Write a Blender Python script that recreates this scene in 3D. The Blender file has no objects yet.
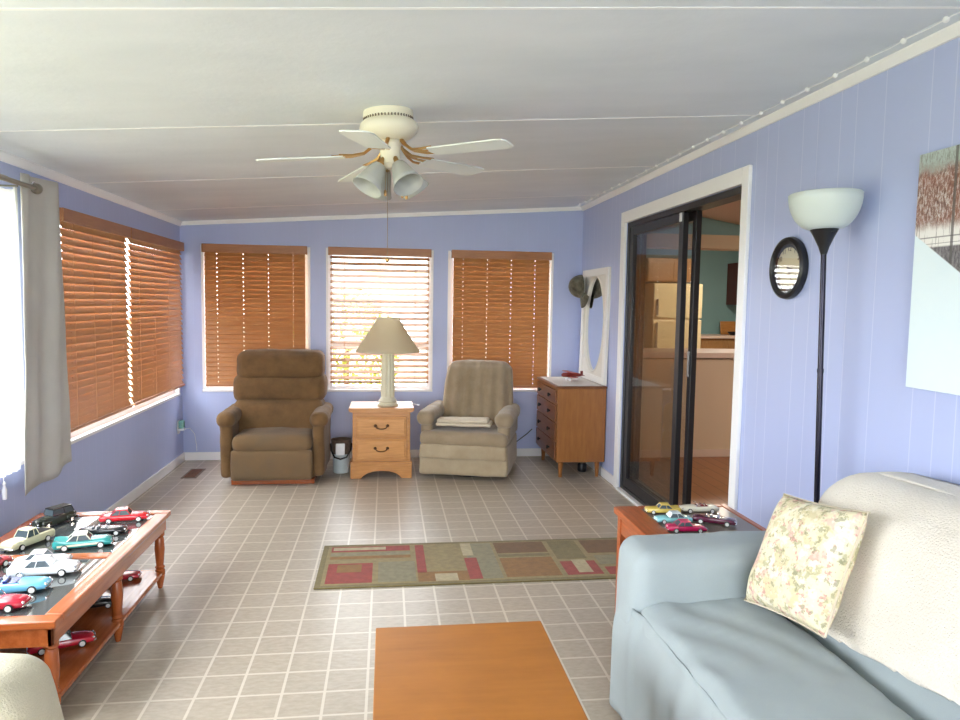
import bpy, bmesh, math, random
from mathutils import Vector, Matrix, noise
random.seed(7)
PI = math.pi
R = math.radians
sc = bpy.context.scene
COL = sc.collection

# ------------------------------------------------------------------ colour + materials
def lin(c):
    return tuple(((v/255)/12.92 if v/255 <= .04045 else ((v/255+.055)/1.055)**2.4) for v in c) + (1,)

def base_mat(name, col, rough=.6, metal=0, spec=.5, sheen=0, trans=0, coat=0, emis=None, estr=0):
    m = bpy.data.materials.new(name); m.use_nodes = True
    b = m.node_tree.nodes['Principled BSDF']
    b.inputs['Base Color'].default_value = lin(col)
    b.inputs['Roughness'].default_value = rough
    b.inputs['Metallic'].default_value = metal
    b.inputs['Specular IOR Level'].default_value = spec
    b.inputs['Sheen Weight'].default_value = sheen
    b.inputs['Transmission Weight'].default_value = trans
    b.inputs['Coat Weight'].default_value = coat
    if emis:
        b.inputs['Emission Color'].default_value = lin(emis); b.inputs['Emission Strength'].default_value = estr
    return m

def N(m, t, **k):
    n = m.node_tree.nodes.new(t)
    for a, v in k.items(): setattr(n, a, v)
    return n
def Lk(m, a, b): m.node_tree.links.new(a, b)
def P(m): return m.node_tree.nodes['Principled BSDF']
def obj_coord(m, scale=(1,1,1)):
    tc = N(m, 'ShaderNodeTexCoord'); mp = N(m, 'ShaderNodeMapping')
    mp.inputs['Scale'].default_value = scale
    Lk(m, tc.outputs['Object'], mp.inputs['Vector'])
    return mp.outputs['Vector']
def mixc(m, fac, a, b):
    x = N(m, 'ShaderNodeMix', data_type='RGBA')
    if isinstance(fac, (int, float)): x.inputs[0].default_value = fac
    else: Lk(m, fac, x.inputs[0])
    for s, v in ((6, a), (7, b)):
        if isinstance(v, tuple): x.inputs[s].default_value = v
        else: Lk(m, v, x.inputs[s])
    return x.outputs[2]
def ramp(m, fac, stops):
    r = N(m, 'ShaderNodeValToRGB'); e = r.color_ramp.elements
    while len(e) < len(stops): e.new(.5)
    for i, (p, c) in enumerate(stops):
        e[i].position = p; e[i].color = c if len(c) == 4 else lin(c)
    Lk(m, fac, r.inputs[0]); return r.outputs[0]
def M2(m, op, a, b=None):
    n = N(m, 'ShaderNodeMath', operation=op)
    for i, v in enumerate((a, b)):
        if v is None: continue
        if isinstance(v, (int, float)): n.inputs[i].default_value = v
        else: Lk(m, v, n.inputs[i])
    return n.outputs[0]
def bump(m, h, strength=.3, dist=.01):
    b = N(m, 'ShaderNodeBump'); b.inputs['Strength'].default_value = strength; b.inputs['Distance'].default_value = dist
    Lk(m, h, b.inputs['Height']); Lk(m, b.outputs[0], P(m).inputs['Normal'])
def nz(m, vec, scale, detail=4, rough=.6):
    n = N(m, 'ShaderNodeTexNoise'); n.inputs['Scale'].default_value = scale
    n.inputs['Detail'].default_value = detail; n.inputs['Roughness'].default_value = rough
    Lk(m, vec, n.inputs['Vector']); return n.outputs['Fac']

def wood(name, c1, c2, axis='x', rough=.35, scale=9, coat=0, patch=0):
    m = base_mat(name, c1, rough, coat=coat)
    s = {'x': (1, 9, 9), 'y': (9, 1, 9), 'z': (9, 9, 1)}[axis]
    v = obj_coord(m, s)
    f = nz(m, v, scale, 6, .65)
    c = ramp(m, f, [(.3, c2), (.68, c1)])
    if patch:
        g = nz(m, obj_coord(m), 5, 4)
        c = mixc(m, M2(m, 'MULTIPLY', g, patch), c, lin(tuple(min(255, int(q*1.18)) for q in c1)))
    Lk(m, c, P(m).inputs['Base Color'])
    bump(m, f, .08, .002)
    return m

def fabric(name, col, col2=None, nscale=6, weave=420, bstr=.35, rough=.95, sheen=.15, dist=.003):
    m = base_mat(name, col, rough, sheen=sheen, spec=.2)
    v = obj_coord(m)
    f = nz(m, v, nscale, 5)
    w = nz(m, v, weave, 2)
    col2 = col2 or tuple(int(q*.86) for q in col)
    c = ramp(m, f, [(.3, col2), (.7, col)])
    c = mixc(m, M2(m, 'MULTIPLY', w, .22), c, lin(tuple(int(q*.6) for q in col)))
    Lk(m, c, P(m).inputs['Base Color'])
    bump(m, M2(m, 'ADD', w, M2(m, 'MULTIPLY', f, .6)), bstr, dist)
    return m

# wall panelling: vertical grooves at irregular spacing
def panelling(name, col, gcol, axis, offs, period, w=.0024, gstr=.55):
    m = base_mat(name, col, .38, spec=.4)
    v = obj_coord(m)
    sp = N(m, 'ShaderNodeSeparateXYZ'); Lk(m, v, sp.inputs[0])
    a = sp.outputs['Y' if axis == 'y' else 'X']
    tot = None
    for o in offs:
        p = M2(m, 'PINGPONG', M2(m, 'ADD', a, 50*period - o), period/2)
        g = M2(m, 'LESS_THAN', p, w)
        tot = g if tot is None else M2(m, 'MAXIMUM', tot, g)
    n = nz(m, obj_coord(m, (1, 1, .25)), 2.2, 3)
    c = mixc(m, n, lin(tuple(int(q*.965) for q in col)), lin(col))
    c = mixc(m, M2(m, 'MULTIPLY', tot, gstr), c, lin(gcol))  # lighter groove colour imitates light catching along the grooves
    Lk(m, c, P(m).inputs['Base Color'])
    fine = nz(m, obj_coord(m, (14, 14, .6)), 8, 3)
    h = M2(m, 'SUBTRACT', M2(m, 'MULTIPLY', fine, .25), tot)
    bump(m, h, .3, .002)
    return m

WC = (184, 195, 234)
OFFS = [2.163-1.16, 2.267-1.16, 2.496-1.16, 2.662-1.16, 2.76-1.16, 2.916-1.16, 3.026-1.16, 3.232-1.16]
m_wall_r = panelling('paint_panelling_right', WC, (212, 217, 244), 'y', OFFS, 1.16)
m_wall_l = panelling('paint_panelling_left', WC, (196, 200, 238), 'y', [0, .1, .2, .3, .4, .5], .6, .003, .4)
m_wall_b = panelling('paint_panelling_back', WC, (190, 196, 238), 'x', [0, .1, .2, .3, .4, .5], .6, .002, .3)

m_ceil = base_mat('ceiling_board', (226, 226, 226), .5, spec=.35)
_v = obj_coord(m_ceil)
_f = nz(m_ceil, _v, 34, 4); _g = nz(m_ceil, obj_coord(m_ceil, (1, 2.5, 1)), 1.1, 3)
Lk(m_ceil, ramp(m_ceil, _g, [(.3, (218, 224, 230)), (.75, (231, 236, 241))]), P(m_ceil).inputs['Base Color'])
bump(m_ceil, _f, .35, .004)

m_white = base_mat('white_gloss_trim', (244, 245, 246), .4)
m_white_v = base_mat('white_vinyl', (240, 240, 242), .35)
m_cream = base_mat('cream_enamel', (236, 230, 208), .35)
m_brass = base_mat('polished_brass', (190, 152, 100), .3, 1)
m_chrome = base_mat('chrome', (225, 225, 228), .15, 1)
m_black = base_mat('black_plastic', (22, 22, 26), .35)
m_rubber = base_mat('black_rubber', (20, 20, 20), .7)
m_bronze = base_mat('dark_bronze_aluminium', (44, 44, 48), .4, .3)
m_dark = base_mat('dark_interior', (28, 24, 24), .8)

# vinyl floor with small square tile print
T = .1555
m_floor = base_mat('vinyl_tile_floor', (176, 166, 150), .33, spec=.42)
_v = obj_coord(m_floor); _s = N(m_floor, 'ShaderNodeSeparateXYZ'); Lk(m_floor, _v, _s.inputs[0])
def _gl(o, off, w):
    return M2(m_floor, 'LESS_THAN', M2(m_floor, 'PINGPONG', M2(m_floor, 'ADD', o, 60*T - off), T/2), w)
gx = _gl(_s.outputs['X'], -.378, .0052); gy = _gl(_s.outputs['Y'], 2.600, .0052)
gr = M2(m_floor, 'MAXIMUM', gx, gy)
_n1 = nz(m_floor, obj_coord(m_floor, (1, 2.2, 1)), 26, 5); _n2 = nz(m_floor, _v, 3, 2)
tilec = ramp(m_floor, _n1, [(.32, (164, 152, 136)), (.7, (186, 175, 158))])
tilec = mixc(m_floor, M2(m_floor, 'MULTIPLY', _n2, .5), tilec, lin((170, 160, 144)))
Lk(m_floor, mixc(m_floor, M2(m_floor, 'MULTIPLY', gr, .7), tilec, lin((216, 208, 194))), P(m_floor).inputs['Base Color'])
bump(m_floor, M2(m_floor, 'SUBTRACT', M2(m_floor, 'MULTIPLY', _n1, .15), gr), .15, .001)

m_kfloor = base_mat('wood_laminate', (150, 98, 60), .35)
_v = obj_coord(m_kfloor, (9, 1, 1)); _n = nz(m_kfloor, _v, 7, 4)
_b = N(m_kfloor, 'ShaderNodeTexBrick'); _b.inputs['Scale'].default_value = 1
for k_, v_ in (('Brick Width', 1.2), ('Row Height', .12), ('Mortar Size', .004)): _b.inputs[k_].default_value = v_
_mp = N(m_kfloor, 'ShaderNodeMapping'); _mp.inputs['Rotation'].default_value = (0, 0, PI/2)
_t = N(m_kfloor, 'ShaderNodeTexCoord'); Lk(m_kfloor, _t.outputs['Object'], _mp.inputs[0]); Lk(m_kfloor, _mp.outputs[0], _b.inputs['Vector'])
_b.inputs['Color1'].default_value = lin((150, 96, 56)); _b.inputs['Color2'].default_value = lin((168, 112, 68)); _b.inputs['Mortar'].default_value = lin((90, 50, 28))
Lk(m_kfloor, mixc(m_kfloor, M2(m_kfloor, 'MULTIPLY', _n, .5), _b.outputs[0], lin((136, 86, 50))), P(m_kfloor).inputs['Base Color'])

m_teal = base_mat('teal_kitchen_paint', (128, 166, 168), .6)
m_kceil = base_mat('cream_kitchen_ceiling', (222, 204, 180), .7)
m_kbeige = base_mat('beige_kitchen_paint', (216, 196, 170), .6)
m_kcap = base_mat('pinkish_laminate', (222, 200, 186), .4)
m_beam = base_mat('tan_beam_paint', (200, 182, 152), .6)
m_fridge = base_mat('almond_enamel', (226, 212, 170), .35)
m_kwood = wood('kitchen_oak', (176, 136, 88), (146, 104, 64), 'z', .4)
m_kdark = wood('mahogany_cabinet', (104, 44, 34), (74, 28, 24), 'z', .4)

m_blind = wood('orange_brown_blind_wood', (182, 130, 80), (168, 114, 66), 'x', .42, 5)
m_valance = wood('brown_valance_wood', (176, 122, 80), (160, 106, 68), 'x', .4, 5)
m_cord = base_mat('tan_blind_cord', (196, 150, 110), .8)
m_curtain = fabric('light_grey_curtain', (205, 203, 196), (192, 190, 184), 3, 500, .2, .9, .1)
m_sheer = base_mat('white_sheer', (238, 236, 240), .9, trans=.0)
_tr = N(m_sheer, 'ShaderNodeBsdfTranslucent'); _tr.inputs[0].default_value = lin((236, 236, 240))
_mx = N(m_sheer, 'ShaderNodeMixShader'); _mx.inputs[0].default_value = .5
Lk(m_sheer, P(m_sheer).outputs[0], _mx.inputs[1]); Lk(m_sheer, _tr.outputs[0], _mx.inputs[2])
Lk(m_sheer, _mx.outputs[0], m_sheer.node_tree.nodes['Material Output'].inputs[0])

def glass_mat(name, tint=(1, 1, 1, 1), refl=.9):
    m = bpy.data.materials.new(name); m.use_nodes = True
    nt = m.node_tree; nt.nodes.remove(nt.nodes['Principled BSDF'])
    t = N(m, 'ShaderNodeBsdfTransparent'); t.inputs[0].default_value = tint
    g = N(m, 'ShaderNodeBsdfGlossy'); g.inputs['Roughness'].default_value = .02
    lw = N(m, 'ShaderNodeLayerWeight'); lw.inputs['Blend'].default_value = .5
    sch = M2(m, 'ADD', M2(m, 'MULTIPLY', M2(m, 'POWER', lw.outputs['Facing'], 5), .96), .04)
    x = N(m, 'ShaderNodeMixShader')
    Lk(m, M2(m, 'MULTIPLY', sch, refl), x.inputs[0]); Lk(m, t.outputs[0], x.inputs[1]); Lk(m, g.outputs[0], x.inputs[2])
    Lk(m, x.outputs[0], nt.nodes['Material Output'].inputs[0])
    return m
m_glass = glass_mat('window_glass')
m_doorglass = glass_mat('sliding_door_glass', (.92, .92, .90, 1), 1.0)
m_mirror = base_mat('mirror_silver', (235, 238, 242), .02, 1)

m_maple = wood('honey_oak', (200, 142, 80), (176, 118, 60), 'x', .32, 8)
m_maple_d = wood('honey_oak_drawer', (208, 150, 86), (184, 126, 66), 'x', .3, 8)
m_walnut = wood('walnut_side', (152, 100, 52), (124, 76, 36), 'z', .34, 6, patch=.5)
m_walnut_d = wood('dark_walnut_drawer', (128, 80, 46), (102, 60, 32), 'y', .34, 6)
m_cherry = wood('cherry_wood_long', (184, 100, 50), (152, 74, 32), 'y', .22, 5, coat=.3)
m_cherry_z = wood('cherry_wood_turned', (184, 100, 50), (152, 74, 32), 'z', .25, 5, coat=.3)
m_cherry_x = wood('cherry_wood_cross', (182, 98, 48), (150, 72, 32), 'x', .22, 5, coat=.3)
m_ctable = wood('worn_orange_varnish', (160, 102, 42), (136, 80, 27), 'x', .42, 2.4, patch=.9)
m_redoak = wood('reddish_oak', (188, 102, 56), (146, 72, 36), 'y', .3, 7)
m_smoke = base_mat('smoked_glass_panel', (78, 82, 82), .04, spec=.9, coat=.5)
m_smoke2 = base_mat('grey_smoked_glass_panel', (118, 108, 98), .3, spec=.6)

m_brownfab = fabric('brown_plush', (128, 98, 64), (100, 76, 50), 7, 300, .4, .95, .12)
_m = m_brownfab
m_brownseat = fabric('brown_plush_stained_seat', (130, 102, 70), (110, 94, 74), 3.6, 300, .4, .95, .1)
m_taupefab = fabric('taupe_velour', (166, 148, 122), (146, 128, 102), 6, 320, .35, .95, .3)
m_taupelite = fabric('pale_taupe_velour', (184, 168, 140), (166, 148, 120), 6, 320, .35, .95, .3)
m_blueslip = fabric('blue_grey_slipcover', (166, 176, 178), (158, 168, 170), 4, 520, .22, .85, .1, .002)
m_throw = fabric('cream_boucle_throw', (232, 225, 212), (222, 213, 198), 5, 150, .9, .98, .3, .006)
m_beigefab = fabric('beige_woven_upholstery', (206, 198, 172), (192, 184, 158), 5, 190, .8, .95, .2, .004)
m_cloth = fabric('cream_cloth', (218, 206, 182), (204, 192, 168), 6, 300)
m_lampshade = fabric('beige_linen_shade', (242, 236, 216), (238, 231, 210), 3, 500, .15, .9, .0)
_trl = N(m_lampshade, 'ShaderNodeBsdfTranslucent'); _trl.inputs[0].default_value = lin((244, 236, 214))
_mxl = N(m_lampshade, 'ShaderNodeMixShader'); _mxl.inputs[0].default_value = .6
Lk(m_lampshade, P(m_lampshade).outputs[0], _mxl.inputs[1]); Lk(m_lampshade, _trl.outputs[0], _mxl.inputs[2])
Lk(m_lampshade, _mxl.outputs[0], m_lampshade.node_tree.nodes['Material Output'].inputs[0])
m_lampbody = base_mat('ivory_glazed_ceramic', (212, 208, 182), .35)
m_runner = base_mat('white_lace_runner', (214, 208, 202), .9)
m_bowl = base_mat('white_plastic_bowl', (232, 240, 236), .35)
_trb = N(m_bowl, 'ShaderNodeBsdfTranslucent'); _trb.inputs[0].default_value = lin((232, 240, 236))
_mxb = N(m_bowl, 'ShaderNodeMixShader'); _mxb.inputs[0].default_value = .35
Lk(m_bowl, P(m_bowl).outputs[0], _mxb.inputs[1]); Lk(m_bowl, _trb.outputs[0], _mxb.inputs[2])
Lk(m_bowl, _mxb.outputs[0], m_bowl.node_tree.nodes['Material Output'].inputs[0])
m_frost = base_mat('frosted_glass_shade', (178, 180, 176), .3, trans=.0)
m_blade = base_mat('white_fan_blade', (226, 232, 230), .4)
m_cap = fabric('camouflage_cap', (124, 120, 104), (78, 74, 62), 26, 300, .4)
m_bucket = base_mat('pale_blue_bucket', (196, 208, 212), .5)
m_basket = fabric('grey_wicker', (116, 98, 84), (84, 70, 60), 40, 200)
m_vent = base_mat('brown_floor_register', (112, 98, 82), .5, .3)

# floral pillow print
m_floral = base_mat('floral_cotton', (226, 216, 186), .9, spec=.2)
_v = obj_coord(m_floral)
c = lin((222, 212, 180))
for seed_, sca, th, colr in ((0, 15, .56, (196, 184, 142)), (7, 26, .59, (150, 148, 112)), (13, 15, .6, (214, 168, 162)), (23, 30, .63, (190, 116, 122)), (31, 19, .58, (234, 228, 210)), (41, 34, .62, (128, 128, 100))):
    mp = N(m_floral, 'ShaderNodeMapping'); mp.inputs['Location'].default_value = (seed_, seed_*.7, seed_*1.3); Lk(m_floral, _v, mp.inputs[0])
    n_ = nz(m_floral, mp.outputs[0], sca, 3, .7)
    f_ = ramp(m_floral, n_, [(th-.05, (0, 0, 0)), (th+.01, (255, 255, 255))])
    c = mixc(m_floral, M2(m_floral, 'MULTIPLY', f_, .62), c, lin(colr))
Lk(m_floral, c, P(m_floral).inputs['Base Color'])

# ------------------------------------------------------------------ geometry builder
class B:
    def __init__(s): s.v = []; s.f = []
    def add(s, vs, fs, M=None):
        b = len(s.v)
        s.v += [tuple(M @ Vector(p)) if M else tuple(p) for p in vs]
        s.f += [tuple(b+i for i in f) for f in fs]
        return s
    def box(s, x0, x1, y0, y1, z0, z1, M=None):
        vs = [(x, y, z) for x in (x0, x1) for y in (y0, y1) for z in (z0, z1)]
        fs = [(0, 1, 3, 2), (4, 6, 7, 5), (0, 4, 5, 1), (2, 3, 7, 6), (0, 2, 6, 4), (1, 5, 7, 3)]
        return s.add(vs, fs, M)
    def lathe(s, prof, n=32, M=None, cap=True, flute=0, fn=12):
        vs = []; fs = []
        for r, z in prof:
            for i in range(n):
                a = 2*PI*i/n
                rr = r*(1-flute*(.5+.5*math.cos(fn*a)) ) if flute and r > .03 else r
                vs.append((rr*math.cos(a), rr*math.sin(a), z))
        for k in range(len(prof)-1):
            for i in range(n):
                j = (i+1) % n
                fs.append((k*n+i, k*n+j, (k+1)*n+j, (k+1)*n+i))
        if cap:
            fs.append(tuple(range(n-1, -1, -1))); fs.append(tuple((len(prof)-1)*n+i for i in range(n)))
        return s.add(vs, fs, M)
    def tube(s, pts, r, n=8, cap=True):
        pts = [Vector(p) for p in pts]; vs = []; fs = []
        rs = r if isinstance(r, (list, tuple)) else [r]*len(pts)
        up = Vector((0, 0, 1))
        for k, p in enumerate(pts):
            d = (pts[min(k+1, len(pts)-1)] - pts[max(k-1, 0)]).normalized()
            u = up if abs(d.dot(up)) < .95 else Vector((1, 0, 0))
            a = d.cross(u).normalized(); b = a.cross(d).normalized()
            for i in range(n):
                t = 2*PI*i/n; vs.append(p + rs[k]*(math.cos(t)*a + math.sin(t)*b))
        for k in range(len(pts)-1):
            for i in range(n):
                j = (i+1) % n; fs.append((k*n+i, k*n+j, (k+1)*n+j, (k+1)*n+i))
        if cap: fs.append(tuple(range(n))); fs.append(tuple((len(pts)-1)*n+i for i in range(n-1, -1, -1)))
        return s.add(vs, fs)
    def sphere(s, c, r, sq=(1, 1, 1), n=16, m=10):
        vs = []; fs = []
        for j in range(m+1):
            t = PI*j/m
            for i in range(n):
                a = 2*PI*i/n
                vs.append((c[0]+r*sq[0]*math.sin(t)*math.cos(a), c[1]+r*sq[1]*math.sin(t)*math.sin(a), c[2]+r*sq[2]*math.cos(t)))
        for j in range(m):
            for i in range(n):
                k = (i+1) % n; fs.append((j*n+i, (j+1)*n+i, (j+1)*n+k, j*n+k))
        return s.add(vs, fs)
    def prism(s, outline, a0, a1, axis='y', M=None):
        """outline 2-D, extruded along axis. axis y: (x,z); x: (y,z); z: (x,y)"""
        def pt(p, a): return (p[0], a, p[1]) if axis == 'y' else ((a, p[0], p[1]) if axis == 'x' else (p[0], p[1], a))
        n = len(outline)
        vs = [pt(p, a0) for p in outline] + [pt(p, a1) for p in outline]
        fs = [tuple(range(n-1, -1, -1)), tuple(range(n, 2*n))] + [(i, (i+1) % n, n+(i+1) % n, n+i) for i in range(n)]
        return s.add(vs, fs, M)
    def grid(s, fn, nu, nv, M=None):
        vs = [fn(i/nu, j/nv) for i in range(nu+1) for j in range(nv+1)]
        fs = [(i*(nv+1)+j, (i+1)*(nv+1)+j, (i+1)*(nv+1)+j+1, i*(nv+1)+j+1) for i in range(nu) for j in range(nv)]
        return s.add(vs, fs, M)
    def soft(s, x0, x1, y0, y1, z0, z1, r=.05, seg=.03, puff=(0, 0, 0), ns=0, nf=5, seed=0, fn=None, M=None, keep=None):
        """rounded, puffed, slightly wrinkled cushion block"""
        h = Vector(((x1-x0)/2, (y1-y0)/2, (z1-z0)/2)); c = Vector(((x0+x1)/2, (y0+y1)/2, (z0+z1)/2))
        r = min(r, min(h)*.999); nn = [max(4, min(46, int(2*h[a]/seg))) for a in range(3)]
        key = {}; vs = []; fs = []
        def pos(a, u):  # concentrate points near the rounded rim
            return u
        def vid(q):
            kk = tuple(round(t, 5) for t in q)
            if kk in key: return key[kk]
            p = Vector([q[a]*h[a] for a in range(3)])
            inn = Vector([max(-(h[a]-r), min(h[a]-r, p[a])) for a in range(3)])
            d = p-inn
            L_ = max(abs(d.x), abs(d.y), abs(d.z))
            if d.length > 1e-9: dn = d.normalized()
            else: dn = Vector((0, 0, 1))
            o = inn + dn*r if d.length > 1e-9 else p
            for a in range(3):
                b_, c_ = [k for k in range(3) if k != a]
                if abs(q[a]) > .3: o[a] += puff[a]*(1 if q[a] > 0 else -1)*max(0, 1-q[b_]**2)*max(0, 1-q[c_]**2)*abs(q[a])
            w = o + c
            if ns:
                t = noise.fractal(w*nf + Vector((seed*3.1, seed*1.7, seed)), .9, 2.1, 3)
                w = w + dn*(t*ns)
            if fn: w = fn(w)
            key[kk] = len(vs); vs.append(tuple(w)); return key[kk]
        for a in range(3):
            b_, c_ = [k for k in range(3) if k != a]
            for sg in (-1, 1):
                for i in range(nn[b_]):
                    for j in range(nn[c_]):
                        qs = []
                        for di, dj in ((0, 0), (1, 0), (1, 1), (0, 1)):
                            q = [0, 0, 0]; q[a] = sg
                            # smooth remap so rims get enough points
                            ub = -1+2*(i+di)/nn[b_]; uc = -1+2*(j+dj)/nn[c_]
                            q[b_] = math.sin(ub*PI/2)*.35+ub*.65; q[c_] = math.sin(uc*PI/2)*.35+uc*.65
                            qs.append(vid(q))
                        if (sg > 0) ^ (a == 1): qs = qs
                        else: qs = qs[::-1]
                        if keep is None or keep([Vector(vs[k]) for k in qs]): fs.append(tuple(qs))
        used = sorted({k for f in fs for k in f}); rm = {k: i for i, k in enumerate(used)}
        return s.add([vs[k] for k in used], [tuple(rm[k] for k in f) for f in fs], M)
    def build(s, name, mat, parent=None, smooth=False, bevel=0, bseg=2, solid=0, sub=0, ang=40, recalc=True, loc=None):
        me = bpy.data.meshes.new(name); me.from_pydata(s.v, [], s.f); me.update()
        if recalc:
            bm = bmesh.new(); bm.from_mesh(me); bmesh.ops.recalc_face_normals(bm, faces=bm.faces); bm.to_mesh(me); bm.free()
        mats = mat if isinstance(mat, list) else [mat]
        for q in mats: me.materials.append(q)
        if smooth:
            for p in me.polygons: p.use_smooth = True
            if smooth != 'all': me.set_sharp_from_angle(angle=R(ang))
        o = bpy.data.objects.new(name, me); COL.objects.link(o)
        if solid: q = o.modifiers.new('s', 'SOLIDIFY'); q.thickness = solid; q.offset = 0
        if bevel: q = o.modifiers.new('b', 'BEVEL'); q.width = bevel; q.segments = bseg; q.limit_method = 'ANGLE'; q.angle_limit = R(40)
        if sub: q = o.modifiers.new('u', 'SUBSURF'); q.levels = sub; q.render_levels = sub
        if parent is not None: o.parent = parent
        if loc: o.location = loc
        return o

def tag(o, label, cat, group=None):
    o['label'] = label; o['category'] = cat
    if group: o['group'] = group
    return o
def thing(name, label, cat, loc=(0, 0, 0), rz=0, group=None):
    o = bpy.data.objects.new(name, None); COL.objects.link(o); o.location = loc; o.rotation_euler = (0, 0, rz)
    o.empty_display_size = .1
    return tag(o, label, cat, group)
def struct(o): o['kind'] = 'structure'; return o
def plabel(o, t): o['label'] = t; return o

# ------------------------------------------------------------------ the room
XL, XR, YB, YF = -1.81, 1.83, 6.62, -1.9
def zc(x): return 2.248 + .068*x

def wall_x(b, x0, x1, y0, y1, z0, z1, holes):
    """wall slab between x0..x1 running in y, with (ya,yb,za,zb) openings"""
    ys = sorted({y0, y1, *[h[0] for h in holes], *[h[1] for h in holes]}); zs = sorted({z0, z1, *[h[2] for h in holes], *[h[3] for h in holes]})
    for i in range(len(ys)-1):
        for j in range(len(zs)-1):
            cy, cz = (ys[i]+ys[i+1])/2, (zs[j]+zs[j+1])/2
            if any(h[0] < cy < h[1] and h[2] < cz < h[3] for h in holes): continue
            b.box(x0, x1, ys[i], ys[i+1], zs[j], zs[j+1])
def wall_y(b, y0, y1, x0, x1, z0, z1, holes):
    xs = sorted({x0, x1, *[h[0] for h in holes], *[h[1] for h in holes]}); zs = sorted({z0, z1, *[h[2] for h in holes], *[h[3] for h in holes]})
    for i in range(len(xs)-1):
        for j in range(len(zs)-1):
            cx, cz = (xs[i]+xs[i+1])/2, (zs[j]+zs[j+1])/2
            if any(h[0] < cx < h[1] and h[2] < cz < h[3] for h in holes): continue
            b.box(xs[i], xs[i+1], y0, y1, zs[j], zs[j+1])

DY0, DY1, DZ = 3.53, 5.36, 2.085           # sliding door opening
WIN_B = [(-1.615, -.705, .64, 1.92), (-.53, .405, .64, 1.92), (.575, 1.535, .64, 1.92)]
WIN_L = [(.9, 3.80, .63, 1.97), (4.12, 6.50, .62, 1.92)]
WIN_F = [(-1.55, 1.55, .35, 2.05)]  # unseen window behind the camera, enlarged to bring more light to the front

b = B(); b.box(XL-.12, XR, YF-.12, YB+.12, -.1, 0); struct(b.build('floor', m_floor))
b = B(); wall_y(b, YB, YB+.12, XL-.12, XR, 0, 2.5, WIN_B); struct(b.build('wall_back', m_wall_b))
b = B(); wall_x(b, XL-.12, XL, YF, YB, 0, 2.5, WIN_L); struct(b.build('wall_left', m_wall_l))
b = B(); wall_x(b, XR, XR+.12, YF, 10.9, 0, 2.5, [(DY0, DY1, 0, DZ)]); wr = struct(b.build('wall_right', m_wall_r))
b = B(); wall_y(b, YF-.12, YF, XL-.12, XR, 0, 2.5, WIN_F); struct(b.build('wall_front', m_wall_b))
# sloping ceiling
b = B(); b.prism([(XL-.12, zc(XL-.12)), (XR, zc(XR)), (XR, zc(XR)+.1), (XL-.12, zc(XL-.12)+.1)], YF-.12, YB+.12, 'y')
struct(b.build('ceiling', m_ceil))
# ceiling seam battens
for i, y in enumerate((-.51, .76, 2.03, 3.29, 4.58, 5.85)):
    b = B(); b.prism([(XL, zc(XL)-.002), (XR, zc(XR)-.002), (XR, zc(XR)+.002), (XL, zc(XL)+.002)], y-.006, y+.006, 'y')
    struct(b.build('trim_%d' % (i+1), m_white))
# crown mouldings
def crown(name, pr_, a0, a1, axis, M=None):
    b = B(); b.prism(pr_, a0, a1, axis, M); struct(b.build(name, m_white, smooth=False))
h_ = .040
crown('trim_7', [(XR, zc(XR)-h_), (XR, zc(XR)+.01), (XR-.035, zc(XR)+.005), (XR-.035, zc(XR)-.012), (XR-.012, zc(XR)-h_)], YF, YB, 'y')
crown('trim_8', [(XL, zc(XL)-h_), (XL, zc(XL)+.01), (XL+.03, zc(XL)+.01), (XL+.03, zc(XL)-.008), (XL+.012, zc(XL)-h_)], YF, YB, 'y')
b = B(); b.prism([(XL, zc(XL)-.035), (XR, zc(XR)-.035), (XR, zc(XR)+.01), (XL, zc(XL)+.01)], YB-.02, YB, 'y'); struct(b.build('trim_9', m_white))
# thin ceiling strip with its row of fasteners next to the right crown
b = B(); b.prism([(1.735, zc(1.735)-.003), (XR-.03, zc(XR-.03)-.003), (XR-.03, zc(XR-.03)+.002), (1.735, zc(1.735)+.002)], YF, YB-.02, 'y'); struct(b.build('trim_10', m_ceil))
cs = thing('ceiling_cable', 'thin white cord pinned along the ceiling beside the right crown moulding', 'cord', (1.728, 2.0, zc(1.728)-.004))
b = B(); b.tube([(0, -2.9+.186*k*.5, -.003-.0035*(k % 2)) for k in range(0, 80)], .0018, 6); b.build('strand', m_white, cs, True)
for k in range(-14, 24):
    b = B(); b.sphere((0, .1+.186*k, -.005), .0105, n=10, m=6); b.build('clip', m_white, cs, True)
# baseboards
def bboard(name, x0, x1, y0, y1):
    b = B(); b.box(x0, x1, y0, y1, 0, .075)
    struct(b.build(name, m_white, bevel=.004))
bboard('baseboard_left', XL, XL+.015, YF, YB)
bboard('baseboard_back', XL+.015, XR-.015, YB-.015, YB)
bboard('baseboard_right', XR-.015, XR, DY1+.09, YB)
bboard('baseboard_right_front', XR-.015, XR, YF, DY0-.08)
# door casing
b = B(); b.box(XR-.022, XR, DY1, DY1+.085, 0, 2.17); b.box(XR-.022, XR, DY0-.07, DY0, 0, 2.17); b.box(XR-.022, XR, DY0, DY1, DZ, 2.17)
b.box(XR-.03, XR+.01, DY0, DY1, 0, .018)
struct(b.build('trim_11', m_white, bevel=.004))

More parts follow.
